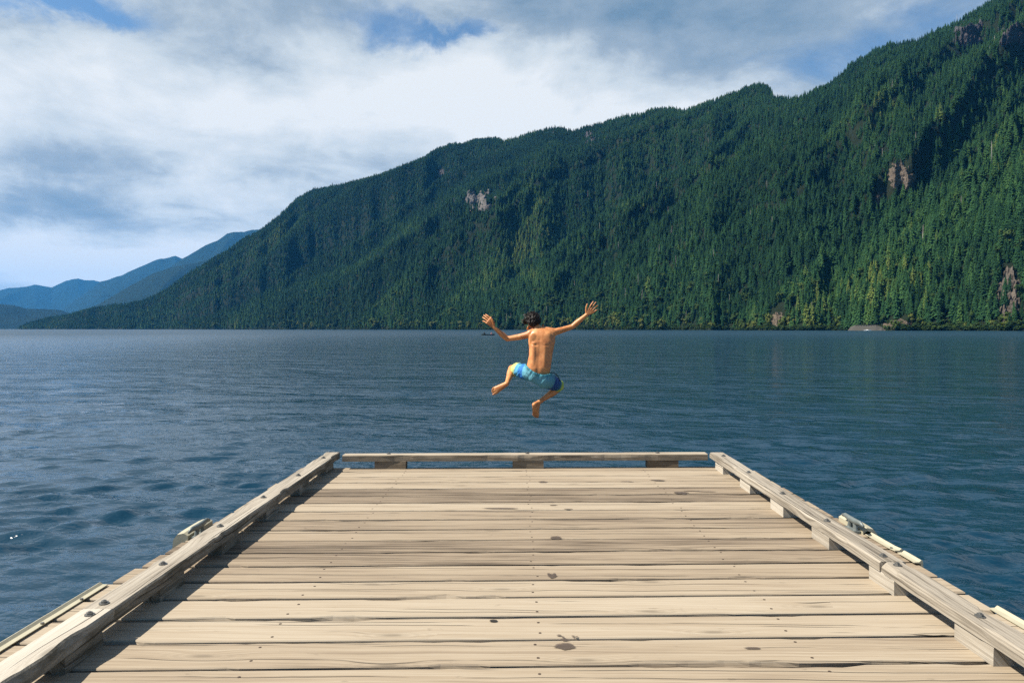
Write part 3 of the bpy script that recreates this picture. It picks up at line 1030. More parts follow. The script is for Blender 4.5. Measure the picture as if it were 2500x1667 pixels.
# ------------------------------------------------------------------ the dock
def wood(name, stops, grain_axis='x', grain=105.0, knots=True, bumpd=0.0022, dark=(0.05, 0.04, 0.028), crack=0.49, mottle=0.0):
    m, t, bs = material(name)
    co = t.node('ShaderNodeTexCoord').outputs['Object']
    rnd = t.node('ShaderNodeObjectInfo').outputs['Random']
    x, y, z = t.sepxyz(co)
    if grain_axis == 'y':
        x, y = y, x
    yz = t.math('ADD', y, t.math('MULTIPLY', z, 0.83))
    off = t.math('MULTIPLY', rnd, 37.0)
    xo = t.math('ADD', x, off)
    # knots: sparse cells, stretched along the grain
    kv = t.comb(t.math('MULTIPLY', xo, 1.15), t.math('MULTIPLY', t.math('ADD', yz, off), 4.2), 0.0)
    vor = t.node('ShaderNodeTexVoronoi', voronoi_dimensions='2D', feature='F1')
    t.put(vor.inputs['Vector'], kv)
    vor.inputs['Scale'].default_value = 1.0
    vor.inputs['Randomness'].default_value = 0.95
    kd = vor.outputs['Distance']
    ksel = t.maprange(t.sepxyz(vor.outputs['Color'])[0], 0.50, 0.56)
    if not knots:
        ksel = 0.0
    kin = t.math('MULTIPLY', t.maprange(kd, 0.36, 0.02, 0.0, 1.0, True), ksel)
    kcore = t.math('MULTIPLY', t.maprange(kd, 0.075, 0.045), ksel)
    warp = t.noise(t.comb(t.math('MULTIPLY', xo, 1.3), t.math('MULTIPLY', yz, 3.0), off), 1.0, 3.0, 0.5)
    gy_ = t.math('ADD', t.math('ADD', yz, t.math('MULTIPLY', warp, 0.045)), t.math('MULTIPLY', kin, 0.034))
    gv = t.comb(t.math('MULTIPLY', xo, 0.9), t.math('MULTIPLY', gy_, grain), off)
    g1 = t.noise(gv, 1.0, 5.0, 0.62, 0.15)
    g2 = t.noise(t.comb(t.math('MULTIPLY', xo, 3.0), t.math('MULTIPLY', gy_, grain * 3.2), off), 1.0, 3.0, 0.6)
    big = t.noise(t.comb(t.math('MULTIPLY', xo, 0.8), t.math('MULTIPLY', yz, 5.0), off), 1.0, 5.0, 0.6, 0.4)
    f = t.math('ADD', t.math('ADD', t.math('MULTIPLY', g1, 0.50), t.math('MULTIPLY', g2, 0.26)), t.math('MULTIPLY', big, 0.26))
    f = t.math('ADD', f, t.math('MULTIPLY', t.math('SUBTRACT', rnd, 0.5), 0.20))
    c = t.ramp(f, stops)
    # rings round each knot and its heart
    ring = t.math('MULTIPLY', t.math('SINE', t.math('MULTIPLY', kd, 95.0)), 0.5)
    c = t.mix(t.math('MULTIPLY', t.math('MULTIPLY', kin, 0.30), t.math('ADD', ring, 0.5)), c, tuple(q * 3.2 for q in dark))
    c = t.mix(t.math('MULTIPLY', kcore, 0.5), c, tuple(q * 2.2 for q in dark))
    # long drying cracks: a few thin wandering lines per board
    ckl = None
    for k_, (f1_, f2_) in enumerate(((7.13, 3.1), (13.7, 8.7), (23.9, 5.3))):
        y0_ = t.math('MULTIPLY', t.math('SUBTRACT', t.math('FRACT', t.math('MULTIPLY', rnd, f1_)), 0.5), 0.20)
        wd_ = t.noise(t.comb(t.math('MULTIPLY', xo, 0.7), f2_, off), 1.0, 4.0, 0.55)
        y0_ = t.math('ADD', y0_, t.math('MULTIPLY', t.math('SUBTRACT', wd_, 0.5), 0.05))
        ln_ = t.maprange(t.math('ABSOLUTE', t.math('SUBTRACT', gy_, t.math('ADD', y0_, 0.022))), 0.0010, 0.0036, 1.0, 0.0)
        gt_ = t.maprange(t.noise(t.comb(t.math('MULTIPLY', xo, 0.8), f2_ + 20.0, off), 1.0, 4.0, 0.6), crack - 0.03, crack + 0.04)
        ln_ = t.math('MULTIPLY', ln_, gt_)
        ckl = ln_ if ckl is None else t.math('MAXIMUM', ckl, ln_)
    c = t.mix(t.math('MULTIPLY', ckl, 0.9), c, dark)
    # grime specks
    sp = t.maprange(t.noise(t.comb(t.math('MULTIPLY', xo, 9.0), t.math('MULTIPLY', yz, 24.0), off), 1.0, 3.0, 0.6), 0.68, 0.76)
    c = t.mix(t.math('MULTIPLY', sp, 0.35), c, dark)
    if mottle:  # dark mottled overlay; on the left rail it also carries painted shade
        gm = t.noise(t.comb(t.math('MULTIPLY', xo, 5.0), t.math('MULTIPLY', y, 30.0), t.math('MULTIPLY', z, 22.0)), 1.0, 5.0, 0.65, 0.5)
        c = t.mix(t.maprange(gm, 0.30, 0.62, mottle, mottle * .35), c, t.mix(g1, (0.018, 0.016, 0.010), (0.055, 0.050, 0.030)))
    t.put(bs.inputs['Base Color'], c)
    bs.inputs['Roughness'].default_value = 0.78
    bs.inputs['Specular IOR Level'].default_value = 0.28
    hgt = t.math('SUBTRACT', t.math('ADD', t.math('MULTIPLY', g1, 1.0), t.math('MULTIPLY', g2, 0.4)), t.math('ADD', t.math('MULTIPLY', ckl, 2.2), t.math('MULTIPLY', kcore, 0.5)))
    t.put(bs.inputs['Normal'], t.bump(hgt, 0.9, bumpd))
    return m


m_plank = wood('weathered_deck_wood', [(0.34, (0.060, 0.044, 0.029)), (0.42, (0.185, 0.142, 0.098)), (0.52, (0.262, 0.208, 0.144)), (0.68, (0.330, 0.278, 0.206))])
m_rail_y = wood('weathered_rail_wood', [(0.34, (0.083, 0.069, 0.051)), (0.44, (0.248, 0.215, 0.169)), (0.57, (0.358, 0.320, 0.260)), (0.74, (0.429, 0.393, 0.330))], 'y', 75.0, True, 0.004, crack=0.52)
m_rail_x = wood('weathered_beam_wood', [(0.34, (0.065, 0.046, 0.028)), (0.44, (0.20, 0.158, 0.108)), (0.57, (0.30, 0.25, 0.185)), (0.74, (0.37, 0.33, 0.265))], 'x', 75.0, True, 0.004, crack=0.52)
RAILY = [(0.34, (0.083, 0.069, 0.051)), (0.44, (0.248, 0.215, 0.169)), (0.57, (0.358, 0.320, 0.260)), (0.74, (0.429, 0.393, 0.330))]
m_moss_shade = wood('moss_shade_rail_side', RAILY, 'y', 75.0, True, 0.004, crack=0.52, mottle=0.95)  # moss mottling and the sunless inner side's shade, both put into the colour
m_beam_face = wood('mottled_beam_side', [(0.34, (0.065, 0.046, 0.028)), (0.44, (0.17, 0.125, 0.08)), (0.57, (0.25, 0.195, 0.135)), (0.74, (0.31, 0.265, 0.20))], 'x', 75.0, True, 0.004, crack=0.52, mottle=0.55)  # browner, mottled copy of the beam wood for front face, underside and blocks
m_dark = wood('dark_timber', [(0.3, (0.03, 0.024, 0.017)), (0.7, (0.09, 0.072, 0.05))], 'x', 40, False)  # dark brown timber for joists, rim board and floats
m_bolt = simple('galvanised_bolt', (0.20, 0.195, 0.18), 0.5, 0.85, 0.5, 0.35, 60.0)
m_cleat = simple('galvanised_cleat', (0.13, 0.15, 0.145), 0.55, 0.3, 0.5, 0.3, 30.0)
m_vinyl = simple('cream_vinyl', (0.33, 0.305, 0.22), 0.65, 0, 0.3, 0.2, 14.0)
def stain(name, c, rough, amount):
    m, t, bs = material(name)
    at = t.node('ShaderNodeAttribute', attribute_name='cover').outputs['Fac']
    co = t.node('ShaderNodeTexCoord').outputs['Object']
    n = t.noise(t.vmath('MULTIPLY', co, (40.0, 160.0, 1.0)), 1.0, 4.0, 0.6)
    f = t.maprange(t.math('ADD', at, t.math('MULTIPLY', t.math('SUBTRACT', n, .5), .9)), .30, .75, 0.0, amount, True)
    t.put(bs.inputs['Base Color'], t.mix(n, tuple(q * .75 for q in c), tuple(q * 1.25 for q in c)))
    bs.inputs['Roughness'].default_value = rough
    t.put(bs.inputs['Alpha'], f)
    return m


m_wet = stain('wet_wood', (0.070, 0.050, 0.036), 0.5, .80)
m_knothole = stain('knot_hole', (0.012, 0.009, 0.006), 0.9, 1.0)

DZ = 0.5
XL, XR = -2.40, 2.54
EDGE_Y = [2.0, 3.0, 4.0, 4.7, 5.2, 7.6]
EDGE_L = [-2.40, -2.40, -2.42, -2.37, -2.345, -2.335]
EDGE_R = [2.55, 2.55, 2.55, 2.55, 2.53, 2.49]
SKEW = 0.030
dock = empty('dock', (0, 0, DZ), 'weathered wooden dock with low railings reaching into the lake', 'dock')


def timber(length, wdt, thk, segs, seed, rough=0.004, chip=0.0, axis='x', slant=0.0, crown=0.006):
    """board along x (or y): rounded worn arrises, slightly wavy edges and faces. Centre at origin, top at z=0."""
    xs = np.linspace(-length / 2, length / 2, segs)
    rs_ = []
    for i, x in enumerate(xs):
        def jit(k, sc_=1.0):
            return (float(fbm(x * 2.2 + seed * 3.7, k * 5.3, seed, 4)) - 0.5) * 2 * rough * sc_
        cA = max(0.0, float(fbm(x * 3.1 + seed, 2.2, seed + 51, 4)) - 0.60) * chip
        cB = max(0.0, float(fbm(x * 3.1 + seed, 8.2, seed + 52, 4)) - 0.60) * chip
        h = wdt / 2
        b_ = crown
        prof = [(-h + jit(1) + cA * .3, -thk), (-h + jit(1) + cA * .4, -thk * .5), (-h + jit(2) + cA, -b_), (-h + b_ + jit(2) + cA, 0 + jit(5, .25)),
                (0, jit(6, .5)), (h - b_ + jit(3) - cB, 0 + jit(7, .25)), (h + jit(3) - cB, -b_), (h + jit(4) - cB * .4, -thk * .5), (h + jit(4) - cB * .3, -thk)]
        if axis == 'x':
            rs_.append([Vector((x, y + slant * x, z)) for y, z in reversed(prof)])
        else:
            rs_.append([Vector((y, x, z)) for y, z in prof])
    mb = MB()
    mb.rings(rs_)
    return mb


# planks
nm_ = MB()
nm_.rings([[Vector((math.cos(6.283 * k / 7) * r_, math.sin(6.283 * k / 7) * r_, z)) for k in range(7)] for r_, z in ((.0078, -.006), (.0078, .0003), (.005, .0012))])
m_nail = simple('rusty_nail', (0.06, 0.042, 0.032), 0.7, 0.5, 0.3, 0.4, 90.0)
nail_me = nm_.mesh('nail', m_nail)
PITCH_P, Y0 = 0.2665, 3.075
edges = [Y0 + PITCH_P * k for k in range(-19, 17)] + [7.565]
for k in range(len(edges) - 1):
    a, b = edges[k], edges[k + 1]
    gap = random.uniform(0.022, 0.034)
    ym = (a + b) / 2
    xl_ = float(np.interp(ym, EDGE_Y, EDGE_L)) + random.uniform(-.012, .008)
    xr_ = float(np.interp(ym, EDGE_Y, EDGE_R)) + random.uniform(-.008, .008)
    L_p = xr_ - xl_
    seen = b > 2.6
    mb = timber(L_p, b - a - gap, 0.045, 90 if seen else 20, 400 + k, 0.0032, 0.10 if seen else 0, 'x', SKEW, 0.005)
    o = link('plank', mb.mesh('plank', m_plank, False), dock)
    o.location = ((xl_ + xr_) / 2, (a + b) / 2 + SKEW * (xl_ + xr_) / 2, random.uniform(-.0012, .0012))
    o.rotation_euler = (random.uniform(-.003, .003), 0, random.uniform(-.0012, .0012))
    if seen:
        for jx in (-2.24, -1.2, .1, 1.35, 2.37):
            for sy in (-.07, .07):
                link('nail', nail_me, o, (jx - (xl_ + xr_) / 2 + random.uniform(-.02, .02), sy + SKEW * (jx - (xl_ + xr_) / 2) + random.uniform(-.015, .015), .0004))
# rim boards and joists hold the planks
for (cxp, cyp, sx, sy) in ((-2.25, 2.75, .06, 9.4), (2.38, 2.75, .06, 9.4), (-1.2, 2.75, .09, 9.4), (0.1, 2.75, .09, 9.4), (1.35, 2.75, .09, 9.4)):
    link('joist', MB().box((0, 0, -.165), (sx, sy, .23)).mesh('joist', m_dark), dock, (cxp, cyp, 0))
rim = timber(4.80, .05, .22, 40, 77, .004, 0, 'x', SKEW)
link('rim_board', rim.mesh('rim_board', m_dark), dock, (.08, 7.60, -.02))
for px in (-1.7, 1.9):
    for py in (-1.0, 3.0, 6.6):
        link('float', MB().box((0, 0, -.62), (.9, 1.6, .62)).mesh('float', m_dark), dock, (px, py, 0.02))

# low side rails
RAILH, RT, RW = 0.145, 0.058, 0.135


def bolt_mesh():
    b = MB()
    n_ = 12
    b.rings([[Vector((math.cos(6.283 * k / n_) * .023, math.sin(6.283 * k / n_) * .023, z)) for k in range(n_)] for z in (-.004, .0035)])
    b.rings([[Vector((math.cos(6.283 * k / 6) * .0145, math.sin(6.283 * k / 6) * .0145, z)) for k in range(6)] for z in (.003, .0125)])
    b.rings([[Vector((math.cos(6.283 * k / 8) * .007, math.sin(6.283 * k / 8) * .007, z)) for k in range(8)] for z in (.012, .0165)])
    return b.mesh('bolt', m_bolt)


bolt_me = bolt_mesh()


def face_slots(me_, mat2, test):
    me_.materials.append(mat2)
    for p_ in me_.polygons:
        if test(p_.normal):
            p_.material_index = 1
    return me_


def side_rail(xin, sgn, y0, y1, bolts, seed, RW=0.16, RT=0.068):
    mb = timber(y1 - y0 - .004, RW, RT, 130, seed, .0065, .16, 'y', 0, .009)
    me_ = mb.mesh('rail', m_rail_y)
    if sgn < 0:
        face_slots(me_, m_moss_shade, lambda n_: n_.x > .55 or n_.z < -.5)
    o = link('rail', me_, dock, (xin + sgn * RW / 2, (y0 + y1) / 2, RAILH))
    for by_ in bolts:
        q = link('bolt', bolt_me, o, (random.uniform(-.012, .012), by_ - (y0 + y1) / 2, 0.002))
        q.rotation_euler = (random.uniform(-.05, .05), random.uniform(-.05, .05), random.uniform(0, 3))


XLI, XRI = -1.96, 2.108
side_rail(XLI, -1, 3.335, 7.63, (3.40, 3.97, 4.74, 5.56, 6.40, 7.27), 501)
side_rail(XLI, -1, -1.9, 3.335, (3.26, 2.3, 1.4, .5, -.5), 502)
side_rail(XRI, 1, 4.055, 7.66, (4.15, 4.91, 5.73, 6.57, 7.42), 503, 0.15, 0.058)
side_rail(XRI, 1, -1.9, 4.055, (3.99, 3.28, 2.4, 1.5, .5, -.5), 504, 0.15, 0.058)


def block(x, y, sx, sy, seed, mat, axis, RT=RT):
    L_, w_ = (sy, sx) if axis == 'y' else (sx, sy)
    mb = timber(L_, w_, RAILH - RT + .0, 9, seed, .003, 0.05, axis, 0, .004)
    return link('rail_block', mb.mesh('rail_block', mat), dock, (x, y, RAILH - RT - .0015))


for i, y in enumerate((7.10, 6.24, 5.40, 4.58, 3.78, 2.98, 2.15, 1.3, .4, -.6)):
    block(XLI - .006 - .072, y + .14, .142, .28, 520 + i, m_moss_shade, 'y', .068)  # left blocks share the rail side's moss and painted shade
for i, y in enumerate((7.18, 6.35, 5.55, 4.73, 3.91, 3.09, 2.27, 1.4, .5, -.5)):
    block(XRI + .006 + .068, y + .14, .134, .28, 540 + i, m_rail_y, 'y')
# the rail across the end
yb = 7.455
mb = timber(3.93, RW, .066, 110, 560, .005, .10, 'x', SKEW, .007)
beam = link('rail', face_slots(mb.mesh('rail', m_rail_x), m_beam_face, lambda n_: n_.y < -.55 or n_.z < -.5), dock, (.085, yb + .075, RAILH + .004))
for bx_ in (-1.40, .10, 1.52):
    q = link('bolt', bolt_me, beam, (bx_ - .085, SKEW * (bx_ - .085) + .01, .001))
for i, bx_ in enumerate((-1.372, .107, 1.565)):
    block(bx_, yb + .012 + .06 + SKEW * bx_, .335, .12, 570 + i, m_beam_face, 'x')

# vinyl bumpers, edge strips and cleats
def d_bumper(length, hollow=True):
    """hollow D-shaped bumper along y, open ends"""
    outer, inner = [], []
    prof = [(-.055, -.16), (-.055, .035), (-.02, .055), (.03, .045), (.062, .005), (.07, -.06), (.055, -.13), (.0, -.165)]
    inn = [(x * .72, (z + .055) * .74 - .055) for x, z in prof]
    V_, F_ = [], []
    ys = np.linspace(-length / 2, length / 2, 7)
    for y in ys:
        pin = 1 - 0.10 * (abs(y) / (length / 2)) ** 4
        V_ += [(x * pin, y, z * pin) for x, z in prof]
    n_ = len(prof)
    for i in range(len(ys) - 1):
        for k in range(n_):
            F_.append((i * n_ + k, (i + 1) * n_ + k, (i + 1) * n_ + (k + 1) % n_, i * n_ + (k + 1) % n_))
    b0 = len(V_)
    if not hollow:
        F_.append(tuple(range(n_)))
        F_.append(tuple((len(ys) - 1) * n_ + k for k in reversed(range(n_))))
        me_ = mesh_data('bumper', V_, F_, m_vinyl, False)
        return me_
    for y in (ys[0], ys[0] + .12):
        V_ += [(x, y, z) for x, z in inn]
    for k in range(n_):
        F_.append((k, (k + 1) % n_, b0 + (k + 1) % n_, b0 + k))
        F_.append((b0 + k, b0 + (k + 1) % n_, b0 + n_ + (k + 1) % n_, b0 + n_ + k))
    F_.append(tuple(b0 + n_ + k for k in range(n_)))
    F_.append(tuple((len(ys) - 1) * n_ + k for k in range(n_)))
    return mesh_data('bumper', V_, F_, m_vinyl, False)


bm_ = d_bumper(.38)
o = link('bumper', d_bumper(.40, False), dock, (-2.395, 5.10, .0))
o.rotation_euler = (0, 0, R(180))
link('bumper', bm_, dock, (2.565, 5.27, .0))


def screw(parent, x, y, z):
    link('screw', screw_me, parent, (x, y, z))


scm = MB()
scm.rings([[Vector((math.cos(6.283 * k / 8) * .009, math.sin(6.283 * k / 8) * .009, z)) for k in range(8)] for z in (-.003, .004)])
screw_me = scm.mesh('screw', m_bolt)


def strip(x, sgn, y0, y1, seed):
    n_ = 28
    rs_ = []
    for y in np.linspace(y0, y1, n_):
        wv_ = (float(fbm(y * 2.5, seed * 1.7, seed, 3)) - .5) * .03
        lift = max(0, float(vnoise(y * 2.0, .4, seed + 9)) - .55) * .04
        c = [(-.020, .002), (-.020, .007), (.010, .008), (.024, .020), (.034, .016), (.038, -.01), (.034, -.07), (.026, -.07), (.024, -.002)]
        ring_ = [Vector((sgn * (px + wv_ * .3), y - (y0 + y1) / 2, pz + lift)) for px, pz in c]
        rs_.append(ring_ if sgn > 0 else ring_)
    mb_ = MB()
    mb_.rings(rs_)
    o_ = link('edge_strip', mb_.mesh('edge_strip', m_vinyl), dock, (x, (y0 + y1) / 2, .004))
    for y in np.arange(y0 + .08, y1, .31):
        screw(o_, sgn * -.012, y - (y0 + y1) / 2 + random.uniform(-.04, .04), .012)


strip(-2.415, -1, 1.2, 4.02, 5)
strip(2.545, 1, 4.66, 5.06, 6)
strip(2.54, 1, 4.42, 4.62, 7)
strip(2.54, 1, 1.2, 3.72, 8)


def cleat(x, y, label):
    c = bpy.data.objects.new('cleat', None)
    col.objects.link(c)
    c.parent = dock
    c.location = (x, y, .004)
    c['label'] = label
    c.scale = (1.0, 1.05, 1.3)
    hn = MB().tube([(0, -.155, .058), (0, -.11, .066), (0, -.03, .060), (0, .03, .060), (0, .11, .066), (0, .155, .058)], [.008, .0135, .018, .018, .0135, .008], 10)
    link('horn', hn.mesh('horn', m_cleat, True), c)
    bs_ = MB()
    for yy in (-.042, .042):
        bs_.tube([(0, yy, .0), (0, yy, .02), (0, yy * .8, .055)], [.024, .016, .015], 10)
    bs_.box((0, 0, .006), (.05, .14, .014))
    link('base', bs_.mesh('base', m_cleat), c)
    return c


cleat(-2.30, 4.98, 'grey green metal cleat on the left edge')
cleat(2.485, 5.17, 'pale grey metal cleat on the right edge')

# wet footprints and splashes on the planks
def deck_at(u, v):
    d_ = ray(u, v)
    return CAM + d_ * ((DZ - CAM.z) / d_.z)


def blob(cx, cy, rx, ry, seed, n_=22, wob=.35, rot=0.0):
    o_ = []
    for k in range(n_):
        a = 6.283 * k / n_
        q = 1 + wob * (float(fbm(math.cos(a) * 1.6 + seed, math.sin(a) * 1.6, seed, 3)) - .5) * 2
        x, y = math.cos(a) * rx * q, math.sin(a) * ry * q
        o_.append((cx + x * math.cos(rot) - y * math.sin(rot), cy + x * math.sin(rot) + y * math.cos(rot)))
    return o_


def wet(label, name, spots, seed, mat=None):
    P0 = deck_at(*spots[0][:2])
    V_, F_, C_ = [], [], []
    for i, (u, v, rx, ry, *rt) in enumerate(spots):
        p = deck_at(u, v)
        ol = blob(p.x - P0.x, p.y - P0.y, rx, ry, seed + i, rot=(rt[0] if rt else 0))
        b0 = len(V_)
        n_ = len(ol)
        cxy = (p.x - P0.x, p.y - P0.y)
        V_.append((*cxy, i * .0001))
        C_.append(1.0)
        for f_, cv_ in ((.62, 1.0), (1.12, 0.0)):
            V_ += [(cxy[0] + (x - cxy[0]) * f_, cxy[1] + (y - cxy[1]) * f_, i * .0001) for x, y in ol]
            C_ += [cv_] * n_
        for k in range(n_):
            k2 = (k + 1) % n_
            F_.append((b0, b0 + 1 + k, b0 + 1 + k2))
            F_.append((b0 + 1 + k, b0 + 1 + n_ + k, b0 + 1 + n_ + k2, b0 + 1 + k2))
    me_ = mesh_data(name, V_, F_, mat or m_wet)
    me_.attributes.new('cover', 'FLOAT', 'POINT').data.foreach_set('value', np.array(C_, np.float32))
    return link(name, me_, None, (P0.x, P0.y, DZ + .0042), label=label, cat='wet mark')


def c4(x, y):
    return 800 + x * .4252, 1050 + y * .4252


foot = [(*c4(1362, 1243), .052, .040), (*c4(1362, 1205), .030, .014), (*c4(1330, 1180), .014, .010), (*c4(1352, 1192), .008, .014), (*c4(1410, 1185), .010, .007), (*c4(1424, 1190), .008, .006), (*c4(1418, 1200), .007, .006), (*c4(1432, 1187), .006, .005)]
wet('large dark wet footprint with toe marks on the nearest planks', 'wet_footprint', foot, 31)
wet('wet forefoot print in the middle of the deck', 'wet_footprint', [(*c4(1288, 838), .030, .045), (*c4(1268, 828), .012, .02), (*c4(1302, 830), .010, .03)], 41)
wet('small brown oval wet footprint left of a pale knot', 'wet_footprint', [(*c4(1310, 620), .045, .045, .5)], 51)
wet('long thin wet smear left of the deck middle', 'wet_patch', [(*c4(995, 450), .17, .022, -.02)], 61)
wet('faint wet toe marks beside the long thin smear', 'wet_footprint', [(*c4(1285, 413), .03, .02), (*c4(1295, 432), .035, .014), (*c4(1380, 454), .045, .01)], 71)
wet('dark wet spot near the middle of the end railing', 'wet_patch', [(*c4(1236, 298), .05, .045)], 81)
wet('left one of two wet marks near the far right corner', 'wet_patch', [(*c4(1712, 296), .075, .02), (*c4(1740, 298), .03, .012)], 83)
wet('right one of two wet marks near the far right corner', 'wet_patch', [(*c4(1893, 289), .09, .03, -.1)], 85)
wet('curved wet mark with a long tail near the right railing', 'wet_patch', [(*c4(2030, 360), .075, .05), (*c4(2095, 350), .10, .014), (*c4(2170, 354), .12, .013, -.05), (*c4(2045, 366), .03, .04)], 87)
wet('small dark wet patch on the near right planks', 'wet_patch', [(1600 + 600 * .3935, 1050 + 1354 * .3935, .045, .014)], 89)
wet('round dark knot hole in the near left planks', 'knot_hole', [(*c4(952, 1096), .024, .016)], 91, m_knothole)

# ------------------------------------------------------------------ the boy
BD = 7.95
m_skin, t, bs = material('tanned_skin')
co = t.node('ShaderNodeTexCoord').outputs['Object']
n = t.noise(co, 11.0, 6.0, 0.65)
t.put(bs.inputs['Base Color'], t.ramp(n, [(0.32, (0.34, 0.118, 0.038)), (0.48, (0.48, 0.190, 0.064)), (0.68, (0.58, 0.25, 0.088))]))
bs.inputs['Roughness'].default_value = 0.48
bs.inputs['Specular IOR Level'].default_value = 0.40
bs.inputs['Subsurface Weight'].default_value = 0.05
bs.inputs['Subsurface Radius'].default_value = (0.02, 0.007, 0.003)
wet_ = t.maprange(t.noise(co, 22.0, 5.0, 0.6), 0.42, 0.60, 0.38, 0.56)
t.put(bs.inputs['Roughness'], wet_)
t.put(bs.inputs['Normal'], t.bump(t.noise(co, 120.0, 4.0, 0.65), 0.28, 0.0016))
m_hair, t, bs = material('dark_hair')
co = t.node('ShaderNodeTexCoord').outputs['Object']
t.put(bs.inputs['Base Color'], t.ramp(t.noise(co, 60.0, 3.0, 0.6), [(0.35, (0.007, 0.0045, 0.004)), (0.7, (0.024, 0.015, 0.012))]))
bs.inputs['Roughness'].default_value = 0.5
bs.inputs['Specular IOR Level'].default_value = 0.35


def BP(u, v, dy):
    d_ = ray(u, v)
    return CAM + d_ * ((BD + dy) / d_.y)


def C1(x, y, dy=0.0):
    return BP(1140 + x / 4.611, 710 + y / 4.611, dy)


def Z1(x, y, dy=0.0):
    return BP(1160 + x / 11.2, 720 + y / 11.2, dy)


def Z2(x, y, dy=0.0):
    return BP(1300 + x / 11.2, 720 + y / 11.2, dy)


def Z3(x, y, dy=0.0):
    return BP(1180 + x / 8.709, 860 + y / 8.709, dy)


B = MB()
TORSO = [(775, 880, 405, .100, .045), (745, 925, 425, .090, .058), (712, 975, 455, .078, .074), (694, 996, 500, .065, .086), (690, 994, 570, .050, .090), (700, 978, 650, .035, .088),
         (697, 963, 730, .020, .080), (680, 951, 810, .004, .080), (668, 944, 870, -.005, .084), (676, 934, 930, 0, .085), (720, 905, 985, .01, .07)]


def loft(rows, grow=0.0, n_=28, ex=2.35):
    rs_ = []
    for xl, xr, y, dy, ry in rows:
        a, b = C1(xl, y, dy), C1(xr, y, dy)
        c, hw = (a + b) / 2, (b - a).length / 2 + grow
        rg_ = []
        for k in range(n_):
            th = 6.283185 * k / n_
            cs, sn = math.cos(th), math.sin(th)
            rg_.append(c + Vector((math.copysign(abs(cs) ** (2 / ex), cs) * hw, math.copysign(abs(sn) ** (2 / ex), sn) * (ry + grow), 0)))
        rs_.append(rg_)
    return rs_


B.rings(loft(TORSO))
# neck and head
B.capsule(C1(795, 445, .085), C1(768, 375, .115), .050, .046)
HC = C1(752, 338, .140)
HR = Euler((R(28), R(6), R(4))).to_matrix()
B.ell(HC, (.073, .090, .098), HR)
B.ell(HC + HR @ Vector((0, .035, -.055)), (.052, .055, .055), HR)            # jaw
B.capsule(HC + HR @ Vector((0, .088, .0)), HC + HR @ Vector((0, .106, -.026)), .009, .013, 8)   # nose
B.ell(HC + HR @ Vector((0, .088, -.055)), (.020, .010, .007), HR, 8)          # lips
B.ell(HC + HR @ Vector((0, .080, -.088)), (.022, .018, .016), HR, 8)          # chin
B.ell(C1(686, 418, .105), (.011, .022, .032), Euler((R(15), R(20), R(-35))).to_matrix(), 12)
B.ell(C1(856, 398, .125), (.010, .022, .032), Euler((R(15), R(-8), R(35))).to_matrix(), 12)
# shoulders, shoulder blades
B.capsule(C1(800, 440, .085), C1(712, 478, .070), .042, .044)
B.capsule(C1(830, 435, .085), C1(968, 460, .075), .042, .046)
B.ell(C1(752, 545, -.004), (.052, .024, .075), Euler((0, R(-14), 0)).to_matrix())
B.ell(C1(905, 535, .000), (.054, .022, .075), Euler((0, R(12), 0)).to_matrix())
B.capsule(C1(748, 850, -.036), C1(756, 600, -.006), .045, .040)
B.capsule(C1(862, 850, -.036), C1(876, 600, -.006), .047, .042)
# image-left arm
sh, el, wr_ = C1(705, 490, .070), C1(452, 540, .115), Z1(520, 890, .085)
B.capsule(sh, C1(585, 520, .095), .042, .036)
B.capsule(C1(585, 520, .095), el, .036, .030)
B.capsule(el, el.lerp(wr_, .35), .031, .035)
B.capsule(el.lerp(wr_, .35), wr_, .035, .0215)


def hand(conv, wrist, knuck, tips, thumb, dyk, dyt, rk=.0125, rf=.0083):
    for (kx, ky), (tx, ty), dt in zip(knuck, tips, dyt):
        k_ = conv(kx, ky, dyk)
        B.capsule(wrist, k_, .0165, rk, 10)
        tp = conv(tx, ty, dt)
        md_ = k_.lerp(tp, .52) + Vector((0, -.006, .004))
        B.capsule(k_, md_, rf * 1.10, rf, 10)
        B.capsule(md_, tp, rf, rf * .82, 10)
    a, b, c, d0, d1, d2 = thumb
    B.capsule(wrist, conv(*a, d0), .016, .0125, 10)
    B.capsule(conv(*a, d0), conv(*b, d1), .0115, .0095, 10)
    B.capsule(conv(*b, d1), conv(*c, d2), .0095, .0078, 10)


hand(Z1, wr_, [(425, 640), (388, 682), (350, 722), (318, 768)], [(285, 532), (235, 556), (206, 612), (212, 712)],
     ((505, 770), (480, 690), (432, 604), .07, .055, .055), .075, (.11, .115, .12, .11))
# image-right arm
sh, el, wr_ = C1(968, 470, .070), Z2(1085, 872, .10), Z2(1490, 532, .085)
B.capsule(sh, Z2(820, 955, .085), .045, .036)
B.capsule(Z2(820, 955, .085), el, .036, .031)
B.capsule(el, el.lerp(wr_, .32), .031, .034)
B.capsule(el.lerp(wr_, .32), wr_, .034, .0205)
hand(Z2, wr_, [(1548, 365), (1600, 385), (1645, 420), (1668, 472)], [(1662, 182), (1737, 198), (1788, 284), (1800, 392)],
     ((1468, 425), (1470, 335), (1497, 250), .08, .075, .075), .08, (.085, .09, .09, .085))
# legs
LH, LK, LA = C1(752, 935, .01), C1(508, 878, .265), C1(452, 1035, .02)
RH, RK, RA = C1(872, 990, .01), C1(1048, 1078, .26), Z3(1170, 1070, .12)
for h_, k_, a_ in ((LH, LK, LA), (RH, RK, RA)):
    B.capsule(h_, k_, .072, .050)
    B.capsule(k_, k_, .049, .049)
    mid = k_.lerp(a_, .30) + Vector((0, -.012, -.004))
    B.capsule(k_, mid, .046, .0465)
    B.capsule(mid, k_.lerp(a_, .72), .0465, .032)
    B.capsule(k_.lerp(a_, .72), a_, .032, .0275)
